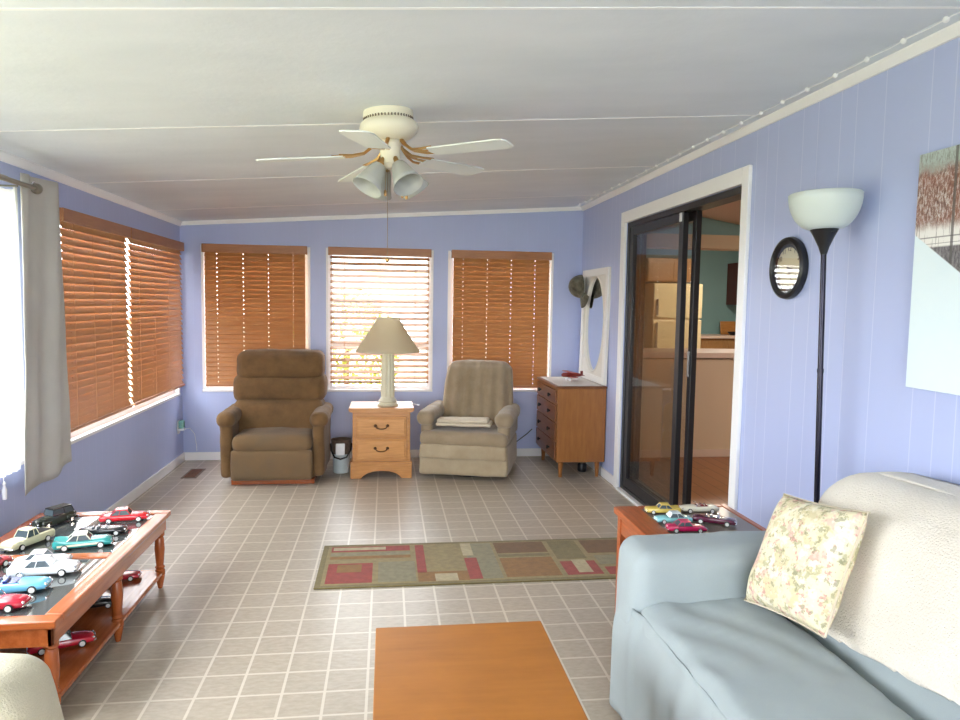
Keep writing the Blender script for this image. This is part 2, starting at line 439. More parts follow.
# ------------------------------------------------------------------ windows
def window(name, w, h, rails, mull=(), loc=(0, 0, 0), rz=0):
    """local: width in x centred, z up, outside = +y, wall thickness .12"""
    f = B(); t = .035
    f.box(-w/2, -w/2+t, .03, .10, 0, h); f.box(w/2-t, w/2, .03, .10, 0, h)
    f.box(-w/2+t, w/2-t, .03, .10, 0, t); f.box(-w/2+t, w/2-t, .03, .10, h-t, h)
    for z in rails: f.box(-w/2+t, w/2-t, .05, .085, z-.016, z+.016)
    for x in mull: f.box(x-.02, x+.02, .045, .09, t, h-t)
    o = struct(f.build(name, m_white_v, bevel=.003)); o.location = loc; o.rotation_euler = (0, 0, rz)
    g = B(); g.box(-w/2+t, w/2-t, .066, .070, t, h-t); g.build('pane', m_glass, o)
    s = B(); s.box(-w/2-.02, w/2+.02, -.012, .03, -.018, .004); s.build('sill', m_white_v, o, bevel=.003)
    for sg in (-1, 1):
        c_ = B(); c_.box(sg*(w/2+.006)-.012, sg*(w/2+.006)+.012, -.008, .03, .004, h+.01); c_.build('jamb', m_white_v, o)
    return o
for i, (x0, x1, z0, z1) in enumerate(WIN_B):
    window('window_%d' % (i+1), x1-x0, z1-z0, [.81, .41] if i == 1 else [.64], (), ((x0+x1)/2, YB, z0))
for i, (y0, y1, z0, z1) in enumerate(WIN_L):
    window('window_%d' % (i+4), y1-y0, z1-z0, [.66] if i else [], (0,) if not i else (), (XL, (y0+y1)/2, z0), PI/2)
window('window_6', 3.1, 1.7, [], (-.52, .52), (0, YF, .35), PI)

# ------------------------------------------------------------------ wooden blinds
def blind(label, loc, rz, w, h, tilt, pitch, holes=(.12, .38, .63, .88), vw=0, sag=0, wand=True, first=0):
    t = thing('wooden_blind', label, 'blind', loc, rz, 'wooden blinds')
    # local: x width, -y room side, z down from 0
    v = B(); v.box(-w/2-.018-vw, w/2+.018+vw, -.062, -.05, -.068, .006); v.box(-w/2-.018-vw, -w/2-.006-vw, -.05, -.012, -.068, .006); v.box(w/2+.006+vw, w/2+.018+vw, -.05, -.012, -.068, .006)
    v.build('valance', m_valance, t, bevel=.003)
    hb = B(); hb.box(-w/2, w/2, -.048, -.014, -.045, 0); hb.build('headrail', m_white_v, t)
    s = B(); n = int((h-.07)/pitch); sw = .05; th = .0036
    hx = [(-w/2+w*q) for q in holes]
    ang = R(tilt)
    for k in range(n):
        z = -.058 - pitch*(k+.5)
        jit = random.uniform(-1.2, 1.2)
        M = Matrix.Translation((0, -.032, z)) @ Matrix.Rotation(ang+R(jit), 4, 'X') @ Matrix.Rotation(R(random.uniform(-.12, .12)), 4, 'Y')
        xs = [-w/2] 
        for q in hx: xs += [q-.0028, q+.0028]
        xs.append(w/2)
        for i in range(0, len(xs)-1):
            if i % 2 == 0: s.box(xs[i], xs[i+1], -sw/2, sw/2, -th/2, th/2, M)
            else:
                s.box(xs[i], xs[i+1], -sw/2, -.0035, -th/2, th/2, M); s.box(xs[i], xs[i+1], .0035, sw/2, -th/2, th/2, M)
    s.build('slats', m_blind, t)
    zb = -.058 - pitch*n
    br = B(); br.box(-w/2, w/2, -.055, -.009, zb-.02, zb-.002); br.build('bottom_rail', m_valance, t, bevel=.003)
    c_ = B()
    for q in hx:
        for yy in (-.058, -.006): c_.tube([(q, yy, -.06), (q, yy, zb-.006)], .0011, 5)
    c_.build('ladder_cords', m_cord, t)
    if wand:
        c_ = B()
        c_.tube([(w/2-.10, -.068, -.06), (w/2-.10, -.068, -h*.52)], .0012, 5); c_.sphere((w/2-.10, -.068, -h*.52-.012), .007, (1, 1, 2), 8, 6)
        c_.build('pull_cord', m_cord, t, True)
    return t
blind('closed orange-brown wooden blind on the back wall behind the dark brown recliner', (-1.162, YB, 1.93), 0, .865, 1.27, 68, .0405, (.12, .38, .63, .88))
blind('wooden blind with open slats letting daylight in, behind the beige table lamp', (-.0625, YB, 1.93), 0, .89, 1.265, 30, .0545, (.14, .5, .86), wand=False)
blind('closed orange-brown wooden blind on the back wall behind the taupe rocker recliner', (1.055, YB, 1.93), 0, .90, 1.265, 67, .041, (.1, .35, .6, .85), wand=False)
blind('closed wooden blind on the left wall right next to the grey curtain', (XL, 4.71, 1.93), PI/2, 1.0, 1.25, 65, .043, (.1, .37, .64, .9), wand=False)
blind('closed wooden blind on the left wall nearest the back corner of the room', (XL, 5.885, 1.93), PI/2, 1.25, 1.25, 64, .043, (.1, .37, .64, .9), wand=False)

# ------------------------------------------------------------------ curtain on the left wall
t = thing('curtain_rod', 'brushed nickel double curtain rod with ball finial above the left front window', 'curtain rod', (-1.70, 3.735, 1.975))
b = B(); b.tube([(0, -3.0, 0), (0, .03, 0)], .012, 12); b.build('rod', base_mat('brushed_nickel', (150, 146, 132), .35, 1), t, True)
b = B(); b.tube([(-.04, -3.0, .018), (-.04, -.14, .018)], .009, 10); b.build('rod', bpy.data.materials['brushed_nickel'], t, True)
b = B(); b.sphere((0, .055, 0), .027); b.lathe([(.016, 0), (.018, .02)], 16, Matrix.Translation((0, .02, 0)) @ Matrix.Rotation(-PI/2, 4, 'X')); b.build('finial', bpy.data.materials['brushed_nickel'], t, True)
for yy in (-.13, -2.9):
    b = B(); b.box(-.108, 0, yy-.006, yy+.006, -.02, -.012); b.box(-.109, -.1, yy-.015, yy+.015, -.05, .03); b.build('bracket', bpy.data.materials['brushed_nickel'], t)

def cur(u, v):
    y = 3.71 + (.455+.03*v)*u - .045*v*(1-u)
    z = 2.055 - .018*(1-u) - v*(1.555 - .03*u)+.012*math.sin(u*9)*v
    x = -1.743 + .013*math.sin(u*2*PI*1.6+.6)*(1-.25*v) + .006*math.sin(u*17+v*4) + .012*v*noise.noise(Vector((u*3, v*4, 1)))
    return (x, y, z)
cu = thing('curtain', 'light grey grommet curtain panel hanging beside the left front window', 'curtain', (0, 0, 0))
b = B(); b.grid(cur, 60, 40); b.build('panel', m_curtain, cu, 'all', solid=.004)
b = B()
for k in range(20):
    a = 2*PI*k/20; a2 = 2*PI*(k+1)/20
gr_ = B(); gr_.tube([(-1.73+.0*math.cos(2*PI*k/20), 3.83+.022*math.cos(2*PI*k/20), 1.99+.022*math.sin(2*PI*k/20)) for k in range(21)], .004, 6); gr_.build('grommet', m_chrome, cu, True)
def she(u, v):
    return (-1.757+.007*math.sin(u*2*PI*4), 3.45+.22*u+.01*math.sin(v*5), 1.945 - v*1.33)
b = B(); b.grid(she, 50, 12); tag(b.build('sheer_curtain', m_sheer, None, 'all'), 'white sheer curtain panel hanging between the bright window and the grey curtain', 'curtain')
sh = thing('window_shade', 'rolled-up pale grey fabric shade at the top of the left front window', 'shade', (-1.787, 2.35, 1.945))
b = B(); b.soft(-.016, .003, -1.45, 1.21, -.19, 0, .012, .04, ns=.004, nf=9); b.build('folded_shade', m_curtain, sh, 'all')
b = B(); b.tube([(.012, 1.18, -.03), (.012, 1.185, -.8), (.012, 1.19, -1.36)], .002, 6); b.build('pull_cord', m_white, sh, True)
b = B(); b.lathe([(.003, 0), (.008, -.01), (.005, -.02), (.011, -.04), (.009, -.085)], 12, Matrix.Translation((.014, 1.19, -1.36))); b.build('tassel', m_white, sh, True)

# ------------------------------------------------------------------ sliding door
d = B(); X0, X1 = XR+.005, XR+.115
d.box(X0, X1, DY1-.045, DY1, .018, DZ); d.box(X0, X1, DY0, DY0+.02, .018, DZ); d.box(X0, X1, DY0+.02, DY1-.045, DZ-.04, DZ); d.box(X0, X1, DY0+.02, DY1-.045, .018, .045)
door = struct(d.build('door_1', m_bronze, bevel=.003))
def panel(x, y0, y1, nm, st=.055):
    p = B(); z0, z1 = .046, DZ-.042
    p.box(x, x+.035, y0, y0+st, z0, z1); p.box(x, x+.035, y1-st, y1, z0, z1); p.box(x, x+.035, y0+st, y1-st, z0, z0+.075); p.box(x, x+.035, y0+st, y1-st, z1-.06, z1)
    o = p.build(nm, m_bronze, door, bevel=.002)
    g = B(); g.box(x+.015, x+.017, y0+st, y1-st, z0+.075, z1-.06); g.build('glass_pane', m_doorglass, o)
    return o
panel(XR+.012, 4.325, 5.31, 'fixed_panel', .065)
sp_ = panel(XR+.062, 4.245, 5.245, 'sliding_panel')
hd = B(); hd.box(XR+.048, XR+.06, 4.262, 4.278, 1.03, 1.15); hd.box(XR+.05, XR+.06, 4.258, 4.282, 1.15, 1.17); hd.box(XR+.05, XR+.06, 4.258, 4.282, 1.01, 1.03); hd.build('handle', base_mat('grey_metal_handle', (150, 150, 152), .35, .8), sp_, bevel=.002)
lt = B(); lt.box(XR+.0, XR+.011, 4.345, 4.37, 1.985, 2.04); lt.build('latch', m_white_v, door, bevel=.002)

# ------------------------------------------------------------------ kitchen beyond the door
b = B(); b.box(XR, 7.2, 2.2, 10.9, -.1, -.001); struct(b.build('floor_kitchen', m_kfloor))
b = B(); b.box(XR+.12, 7.2, 10.7, 10.9, 0, 2.8); struct(b.build('wall_kitchen_back', m_teal))
b = B(); b.box(7.1, 7.2, 2.2, 10.7, 0, 2.8); struct(b.build('wall_kitchen_right', m_teal))
b = B(); b.box(XR+.12, 7.1, 2.2, 2.3, 0, 2.8); struct(b.build('wall_kitchen_front', m_kbeige))
b = B(); b.prism([(XR+.12, 2.485), (4.2, 2.107), (7.2, 2.107), (7.2, 2.4), (XR+.12, 2.7)], 2.2, 6.6, 'y'); struct(b.build('ceiling_kitchen', m_kceil))
b = B(); b.box(XR+.12, 7.2, 6.7, 10.9, 2.42, 2.6); struct(b.build('ceiling_kitchen_far', m_kceil))
b = B(); b.box(XR+.12, 7.1, 6.6, 6.7, 2.135, 2.5); struct(b.build('wall_kitchen_header', m_teal))
b = B(); b.box(XR+.12, 7.1, 6.52, 6.74, 2.005, 2.135); struct(b.build('trim_12', m_beam))
b = B(); b.prism([(XR+.12, 2.395-.008), (7.1, 2.02), (7.1, 2.05), (XR+.12, 2.40+.03)], 6.575, 6.6, 'y')
# peninsula
pn = thing('kitchen_peninsula', 'beige half-wall kitchen peninsula with pinkish laminate top beyond the sliding door', 'counter', (3.3, 6.6, 0))
b = B(); b.box(-1.0, 1.5, -.1, .45, 0, .95); b.build('body', m_kbeige, pn)
b = B(); b.box(-1.0, 1.52, -.14, .5, .96, 1.015); b.build('countertop', m_kcap, pn, bevel=.006)
b = B(); b.box(-1.0, 1.5, -.12, -.1, 0, .07); b.build('kickboard', m_kcap, pn)
# fridge
fr = thing('refrigerator', 'almond two-door refrigerator standing under the oak wall cabinet', 'refrigerator', (4.02, 9.55, 0))
b = B(); b.box(-.35, .36, .04, .72, 0, 1.77); b.build('cabinet', m_fridge, fr, bevel=.01)
b = B(); b.box(-.35, .36, -.02, .035, 1.285, 1.765); dd = b.build('freezer_door', m_fridge, fr, bevel=.012)
b = B(); b.box(-.32, -.29, -.05, -.02, 1.32, 1.55); b.build('handle', m_chrome, dd)
b = B(); b.box(-.35, .36, -.02, .035, .05, 1.265); dd = b.build('door', m_fridge, fr, bevel=.012)
b = B(); b.box(-.32, -.29, -.05, -.02, .8, 1.22); b.build('handle', m_chrome, dd)
# cabinets
def cabinet(label, loc, w, dpt, h, mat, nd, knob=m_brass, name='wall_cabinet'):
    t = thing(name, label, 'cabinet', loc)
    b = B(); b.box(-w/2, w/2, 0, dpt, 0, h); b.build('body', mat, t)
    for k in range(nd):
        x0 = -w/2 + w*k/nd + .012; x1 = -w/2 + w*(k+1)/nd - .012
        b = B(); b.box(x0, x1, -.02, -.001, .015, h-.015); b.box(x0+.05, x1-.05, -.026, -.02, .06, h-.06); dr = b.build('door', mat, t, bevel=.004)
        b = B(); b.sphere((x1-.03, -.03, .08), .012, n=10, m=6); b.build('knob', knob, dr, True)
    return t
cabinet('oak wall cabinet above the refrigerator in the kitchen', (4.02, 9.75, 1.80), .76, .52, .33, m_kwood, 2)
cabinet('dark mahogany wall cabinet on the teal kitchen wall', (5.66, 10.30, 1.49), .72, .38, .64, m_kdark, 2)
cabinet('tall oak pantry cabinet seen through the fixed glass door panel', (2.68, 8.1, 0), .5, .5, 2.1, m_kwood, 1, name='pantry_cabinet')
kc = thing('base_cabinet', 'oak base cabinet with drawers along the teal kitchen wall', 'cabinet', (5.35, 10.08, 0))
b = B(); b.box(-.72, .9, .02, .6, 0, .98); b.build('body', m_kwood, kc)
b = B(); b.box(-.75, .9, -.02, .61, .985, 1.025); b.build('countertop', m_kcap, kc)
for k in range(4):
    b = B(); b.box(-.35, .25, 0, .018, .76-.2*k+.0, .95-.2*k); dd = b.build('drawer', m_kwood, kc, bevel=.004)
    b = B(); b.tube([(-.1, -.01, .86-.2*k), (.0, -.02, .86-.2*k)], .006, 6); b.build('pull', m_brass, dd)
b = B(); b.box(-.71, -.37, 0, .018, .05, .95); b.build('door', m_kwood, kc, bevel=.004)
bb = thing('cutting_board', 'yellowish wooden board leaning on the teal kitchen wall', 'board', (5.32, 10.52, 1.026))
b = B(); b.box(-.16, .16, 0, .02, 0, .21, Matrix.Rotation(R(-12), 4, 'X')); b.build('board', m_maple, bb, bevel=.006)
tr = thing('frying_pan', 'black frying pan on the far kitchen countertop', 'pan', (5.3, 10.32, 1.026))
b = B(); b.lathe([(.09, 0), (.13, .05), (.125, .05), (.085, .008)], 24); b.build('pan', m_black, tr, True)
b = B(); b.tube([(.12, 0, .04), (.22, -.03, .06), (.3, -.04, .075)], .011, 8); b.build('handle', m_black, tr, True)
kt = thing('added_kitchen_lamp', 'round fill lamp added out of view on the kitchen ceiling beyond the sliding door', 'lamp', (4.6, 4.6, 2.107))  # added out of view to brighten the kitchen
b = B(); b.lathe([(.16, 0), (.16, -.03)], 24); b.build('rim', m_white, kt, True)
b = B(); b.lathe([(.155, -.03), (.13, -.07), (.06, -.095)], 24)
b.build('diffuser', base_mat('added_lamp_diffuser', (255, 244, 226), .4, emis=(255, 240, 220), estr=92), kt, True)
k2 = thing('added_kitchen_lamp', 'round fill lamp added over the far part of the kitchen near the refrigerator', 'lamp', (4.3, 8.4, 2.42))  # second lamp, added to lift the dark far end of the kitchen
for ch in list(kt.children):
    c_ = ch.copy(); COL.objects.link(c_); c_.parent = k2

# ------------------------------------------------------------------ ceiling fan
fan = thing('ceiling_fan', 'white five-blade ceiling fan with brass blade arms and frosted light shades', 'ceiling fan', (0, 3.1, zc(0)))
fan.rotation_euler = (0, R(-3.5), 0)
b = B(); b.lathe([(.09, .01), (.104, 0), (.106, -.028), (.100, -.034), (.118, -.05), (.124, -.07), (.118, -.09), (.094, -.108), (.07, -.118), (.03, -.12)], 40); hs = b.build('motor_housing', m_cream, fan, True)
b = B()
for k in range(48):
    a = 2*PI*k/48; b.box(-.002, .002, -.0025, .0025, -.006, .006, Matrix.Translation((.1035*math.cos(a), .1035*math.sin(a), -.033)) @ Matrix.Rotation(a, 4, 'Z'))
b.build('vent_ring', m_vent, hs)
b = B(); b.lathe([(.05, -.121), (.052, -.135), (.045, -.145), (.04, -.2), (.044, -.215), (.03, -.235)], 28); b.build('switch_housing', m_cream, fan, True)
for k in range(5):
    a = R(40+72*k); Mz = Matrix.Rotation(a, 4, 'Z')
    # blade outline
    def bl(L0, L1, w0, w1, z, thk):
        out = [(L0, -w0), (L1-.05, -w1), (L1-.015, -w1*.9), (L1, -w1*.6), (L1, w1*.6), (L1-.015, w1*.9), (L1-.05, w1), (L0, w0), (L0-.012, 0)]
        return out
    Mp = Mz @ Matrix.Translation((0, 0, -.180)) @ Matrix.Rotation(R(2), 4, 'Y') @ Matrix.Rotation(R(-6), 4, 'X')
    b = B(); b.prism(bl(.20, .545, .05, .062, 0, 0), -.003, .003, 'z', Mp); b_o = b.build('blade', m_blade, fan, bevel=.0015)
    b = B()
    for sg in (-1, 0, 1):
        pts = [(.07, 0, .04), (.11, sg*.012, .012), (.16, sg*.034, .004), (.215 + (.03 if sg == 0 else 0), sg*.040, .005)]
        b.tube([Mp @ Vector(p) for p in pts], [.007, .006, .005, .006], 6)
    b.tube([Mp @ Vector(p) for p in [(.05, 0, .062), (.07, 0, .04)]], .009, 6)
    b.build('blade_arm', m_brass, b_o, True)
def shade(az, tilt):
    M = Matrix.Rotation(az, 4, 'Z') @ Matrix.Translation((.03, 0, -.205)) @ Matrix.Rotation(-tilt, 4, 'Y') @ Matrix.Rotation(PI, 4, 'X')
    M = Matrix.Rotation(az, 4, 'Z') @ Matrix.Translation((.035, 0, -.2)) @ Matrix.Rotation(PI-tilt, 4, 'Y')
    b = B(); b.lathe([(.0, -.004), (.012, -.004), (.012, .03), (.022, .034), (.022, .045)], 20, M); ar = b.build('lamp_socket', m_brass, fan, True)
    b = B(); prof = [(.028, .035), (.036, .05), (.043, .08), (.052, .115), (.066, .15), (.063, .15), (.049, .115), (.040, .08), (.033, .052), (.026, .04)]
    b.lathe(prof, 32, M, cap=False, flute=.0); b.build('glass_shade', m_frost, ar, 'all')
for q_ in (212, 302, 32, 122): shade(R(q_), R(36))
b = B(); b.tube([(-.014, 0, -.23), (-.037, 0, -.61)], .0014, 6); c_ = b.build('pull_chain', base_mat('chain_metal', (140, 120, 96), .4, .8), fan)
b = B(); b.sphere((-.0375, 0, -.617), .009, (1, 1, 1.3), 10, 8); b.build('pull_knob', m_brass, c_, True)
for dx, dy, dz in ((-.03, -.02, -.325), (.04, -.03, -.335), (.058, -.02, -.34)):
    b = B(); b.tube([(dx*.6, dy*.6, -.215), (dx, dy, dz)], .001, 6); c_ = b.build('pull_chain', m_brass, fan)
    b = B(); b.lathe([(.002, .0), (.006, -.006), (.006, -.022), (.003, -.028)], 10, Matrix.Translation((dx, dy, dz))); b.build('pull_knob', m_brass, c_, True)

# ------------------------------------------------------------------ dark brown recliner
rc = thing('recliner', 'dark brown plush recliner with blue-grey stains standing under the closed blind', 'recliner', (-.885, 5.65, 0))
b = B(); b.box(-.32, .32, .05, .62, 0, .04); b.build('base', m_cherry_x, rc, bevel=.004)
b = B(); b.soft(-.33, .33, .035, .68, .045, .27, .03, ns=.004); b.build('body', m_brownfab, rc, 'all')
for sg in (-1, 1):
    def af(w, sg=sg):
        # the arm top rolls outwards
        if w.z > .44: w = Vector((w.x + sg*.03*(w.z-.44)/.16, w.y - .015*(w.z-.44)/.16, w.z))
        return w
    x0, x1 = sorted((sg*.305, sg*.40)); 
    b = B(); b.soft(x0, x1, .02, .70, .055, .53, .04, .03, ns=.005, nf=7, fn=af, seed=sg); ar = b.build('arm', m_brownfab, rc, 'all')
    x0, x1 = sorted((sg*.285, sg*.428))
    b = B(); b.soft(x0, x1, -.01, .66, .455, .578, .060, .022, ns=.005, nf=9, seed=sg+2); b.build('arm_pad', m_brownfab, ar, 'all')
b = B(); b.soft(-.305, .305, -.03, .56, .262, .398, .055, .025, puff=(0, 0, .018), ns=.006, nf=6); b.build('seat_cushion', m_brownseat, rc, 'all')
b = B(); b.soft(-.312, .312, -.03, .03, .045, .288, .028, .025, puff=(0, .015, 0), ns=.004, nf=8, seed=5); b.build('footrest', m_brownseat, rc, 'all')
def lean(w):  # the back leans away with height
    return Vector((w.x, w.y + (w.z-.45)*.22, w.z))
secs = [(.44, .65, .30, .36), (.62, .845, .345, .375), (.815, 1.03, .335, .33)]
def bk(z0, z1, hw, sd, d0=.40, d1=.62, pf=.03):
    b = B(); b.soft(-hw, hw, d0, d1, z0, z1, .07, .025, puff=(0, pf, .01), ns=.006, nf=7, seed=sd, fn=lean)
    return b.build('back_cushion', m_brownfab, rc, 'all')
bk(.34, .64, .362, 1, .31, .60); bk(.605, .835, .378, 2, .335); bk(.785, 1.025, .356, 3, .335, .60)
b = B(); b.soft(-.31, .31, .52, .64, .3, .97, .06, .04, fn=lean); b.build('back_frame', m_brownfab, rc, 'all')

# ------------------------------------------------------------------ taupe rocker recliner
r2 = thing('rocker_recliner', 'taupe velour rocker recliner with rolled arms and vertical tufting beside the dresser', 'recliner', (.625, 5.73, 0), R(-16.5))
b = B(); b.lathe([(.24, 0), (.24, .025), (.05, .03), (.04, .09)], 28, Matrix.Translation((0, .36, 0))); b.build('swivel_base', m_dark, r2, True)
def skirtf(w):
    f = max(0, (.33-w.z)/.3)
    return Vector((w.x*(1+.02*f), w.y + (-.025*f if w.y < .3 else 0) + .006*math.sin(w.x*26)*f, w.z))
b = B(); b.soft(-.365, .365, .0, .70, .038, .30, .03, .025, ns=.004, fn=skirtf); b.build('skirt', m_taupelite, r2, 'all')
b = B(); b.soft(-.362, .362, -.035, .02, .175, .30, .025, .025, ns=.004, fn=skirtf); b.build('footrest', m_taupelite, r2, 'all')
b = B(); b.soft(-.368, .368, -.04, .60, .278, .395, .05, .025, puff=(0, .0, .01), ns=.006, nf=6, seed=9); b.build('seat_cushion', m_taupefab, r2, 'all')
for sg in (-1, 1):
    x0, x1 = sorted((sg*.27, sg*.375))
    b = B(); b.soft(x0, x1, .04, .70, .30, .52, .04, .03, ns=.004, seed=sg); ar = b.build('arm', m_taupefab, r2, 'all')
    x0, x1 = sorted((sg*.25, sg*.405))
    def roll(w, sg=sg): return Vector((w.x, w.y+.0, w.z + (.0 if w.y > .2 else -.012*(.2-w.y)/.2)))
    b = B(); b.soft(x0, x1, .0, .66, .442, .568, .06, .022, ns=.006, nf=9, seed=sg+4, fn=roll); b.build('arm_roll', m_taupefab, ar, 'all')
def tuft(w):
    y = w.y + (w.z-.45)*.30
    k = .012*math.cos(w.x*2*PI/.105) if w.y < .5 else 0
    tp = 1 - .10*max(0, (w.z-.5))/.5
    return Vector((w.x*tp, y + k*(0.4+min(1, max(0, (.97-w.z)*3))), w.z))
b = B(); b.soft(-.28, .34, .40, .60, .37, .925, .075, .018, puff=(.01, .035, .02), ns=.006, nf=7, seed=3, fn=tuft); b.build('backrest', m_taupefab, r2, 'all')
# folded cloth on the seat
cl = thing('folded_cloth', 'folded cream cloth lying on the seat of the taupe recliner', 'cloth', (.65, 5.88, .432), R(-13))
b = B(); b.soft(-.235, .225, -.09, .11, 0, .028, .012, .02, puff=(0, 0, .012), ns=.006, nf=10); b.soft(-.225, .20, -.085, .10, .03, .055, .012, .02, ns=.006, nf=9, seed=4); b.build('cloth_folds', m_cloth, cl, 'all')

# ------------------------------------------------------------------ nightstand
ns = thing('nightstand', 'honey oak two-drawer nightstand between the two recliners', 'nightstand', (-.04, 5.83, 0))
b = B(); ns.scale = (1, 1, .955); b.box(-.235, .235, .02, .40, .14, .575); b.build('body', m_maple, ns, bevel=.003)
b = B(); b.prism([(-.262, .585), (-.268, .60), (-.262, .612), (.262, .612), (.268, .60), (.262, .585), (.245, .574), (-.245, .574)], -.005, .41, 'y'); b.build('top', m_maple, ns, bevel=.003)
pts = [(-.25, 0), (-.25, .14), (.25, .14), (.25, 0), (.165, 0), (.15, .02), (.115, .045), (.07, .06), (0, .066), (-.07, .06), (-.115, .045), (-.15, .02), (-.165, 0)]
b = B(); b.prism(pts, .004, .022, 'y'); b.box(-.25, -.232, .022, .40, 0, .14); b.box(.232, .25, .022, .40, 0, .14); b.box(-.252, .252, -.002, .02, .13, .146); b.build('base', m_maple, ns, bevel=.002)
for z0, z1 in ((.165, .345), (.365, .535)):
    b = B(); b.box(-.205, .205, .004, .019, z0, z1); b.box(-.192, .192, -.004, .004, z0+.014, z1-.014); dr = b.build('drawer', m_maple_d, ns, bevel=.006)
    zc_ = (z0+z1)/2+.012
    b = B()
    for sg in (-1, 1): b.sphere((sg*.05, -.012, zc_), .013, (1, .6, 1), 10, 8)
    b.tube([(-.05, -.018, zc_), (-.036, -.024, zc_-.02), (-.012, -.026, zc_-.027), (.012, -.026, zc_-.027), (.036, -.024, zc_-.02), (.05, -.018, zc_)], .0045, 8)
    b.build('handle', base_mat('antique_bronze', (92, 64, 42), .4, .7) if z0 < .2 else bpy.data.materials['antique_bronze'], dr, True)

# table lamp
lp = thing('table_lamp', 'ivory column table lamp with beige coolie shade on the nightstand', 'lamp', (.01, 6.0, .5855))
lp.scale = (1, 1, 1.037)
b = B(); b.lathe([(.085, 0), (.088, .012), (.08, .02), (.072, .028), (.078, .036), (.062, .055), (.055, .07)], 36); b.build('base', m_lampbody, lp, True)
b = B(); b.lathe([(.058, .07), (.060, .12), (.056, .3), (.052, .40), (.046, .42), (.03, .43), (.02, .445)], 48, flute=.12, fn=12); b.build('column', m_lampbody, lp, True)
b = B(); b.tube([(0, 0, .44), (0, 0, .72)], .004, 8); b.sphere((0, 0, .5), .025, (1, 1, 1.4), 12, 8); b.tube([(.06, 0, .69), (-.06, 0, .69)], .0025, 6); b.sphere((0, 0, .724), .009, n=8, m=6); b.build('socket', m_brass, lp, True)
b = B()
prof = []
for k in range(13):
    u = k/12; prof.append((.088+.182*(u**1.12), .71-.275*u))
b.lathe(prof, 56, cap=False); b.build('lamp_shade', m_lampshade, lp, 'all', solid=.003)
b = B(); b.tube([(.05, .08, .002), (.12, .09, .004), (.20, .06, .004), (.245, .0, .004), (.262, -.06, .004)], .0025, 6); b.build('cord', m_white, lp, True)

# waste bucket with wicker basket rim
bk_ = thing('bucket', 'pale bucket with a dark wire handle and wicker band between recliner and nightstand', 'bucket', (-.379, 6.08, 0))
b = B(); b.lathe([(.06, 0), (.066, .005), (.074, .17), (.070, .17), (.062, .012)], 28); b.build('pail', m_bucket, bk_, True)
b = B(); b.lathe([(.074, .165), (.079, .20), (.087, .285), (.082, .287), (.076, .19)], 28); b.build('wicker_band', m_basket, bk_, True)
b = B(); b.tube([(-.087, -.02, .25), (-.08, -.06, .2), (-.05, -.10, .15), (0, -.112, .135), (.05, -.10, .15), (.08, -.06, .2), (.087, -.02, .25)], .007, 8); b.build('handle', m_black, bk_, True)
b = B(); b.soft(-.04, .035, -.105, -.093, .165, .265, .006, .01, ns=.002, nf=12); b.build('tag', m_white, bk_, 'all')

# ------------------------------------------------------------------ dresser
dr0 = thing('dresser', 'walnut four-drawer dresser on short tapered legs in the back right corner', 'dresser', (0, 0, 0))
dx0, dx1, dy0, dy1 = 1.395, 1.822, 5.73, 6.50
b = B(); b.box(dx0+.012, dx1, dy0, dy1, .135, .755); b.build('body', m_walnut, dr0, bevel=.004)
b = B(); b.box(dx0-.004, dx1+.003, dy0-.008, dy1+.008, .756, .776); b.build('top', m_walnut_d, dr0, bevel=.004)
zz = [.15, .31, .47, .62, .745]
for k in range(4):
    b = B(); b.box(dx0-.004, dx0+.011, dy0+.02, dy1-.02, zz[k]+.006, zz[k+1]-.006); dw = b.build('drawer', m_walnut_d, dr0, bevel=.004)
    for yy in (dy0+.2, dy1-.2):
        b = B(); b.lathe([(.008, 0), (.008, .01), (.018, .018), (.015, .026)], 14, Matrix.Translation((dx0-.004, yy, (zz[k]+zz[k+1])/2)) @ Matrix.Rotation(-PI/2, 4, 'Y')); b.build('knob', m_dark, dw, True)
for x in (dx0+.06, dx1-.05):
    for y in (dy0+.05, dy1-.06):
        b = B(); b.lathe([(.014, 0), (.022, .12), (.024, .134)], 16, Matrix.Translation((x, y, 0))); b.build('leg', m_walnut, dr0, True)
rn = B(); rn.soft(dx0+.02, dx1-.03, dy0+.015, dy1-.03, .777, .781, .0019, .03); tag(rn.build('table_runner', m_runner, None, 'all'), 'white lace runner covering the top of the walnut dresser', 'runner')
# small red-brown toy plane
pl = thing('toy_airplane', 'small dark red toy airplane on the white runner of the dresser', 'toy airplane', (1.63, 6.12, .782), R(8))
m_maroon = base_mat('dark_red_paint', (122, 40, 34), .35)
b = B(); b.tube([(-.10, 0, .05), (-.085, 0, .052), (-.03, 0, .052), (.06, 0, .05), (.10, 0, .048)], [.012, .02, .022, .016, .006], 12); b.build('fuselage', m_maroon, pl, True)
b = B(); b.soft(-.05, .0, -.13, .13, .034, .042, .003, .02); b.soft(-.05, .0, -.13, .13, .074, .08, .003, .02); b.build('wing', base_mat('red_brown_paint', (158, 62, 40), .4), pl, 'all')
b = B(); b.soft(.075, .1, -.045, .045, .045, .05, .002, .02); b.soft(.075, .1, -.002, .002, .05, .085, .0015, .02); b.build('tail', m_maroon, pl, 'all')
for sg in (-1, 1):
    b = B(); b.lathe([(.012, -.004), (.012, .004)], 14, Matrix.Translation((-.04, sg*.03, .012)) @ Matrix.Rotation(PI/2, 4, 'X')); b.tube([(-.04, sg*.03, .014), (-.035, sg*.012, .04)], .003, 6); b.build('wheel', m_white, pl, True)
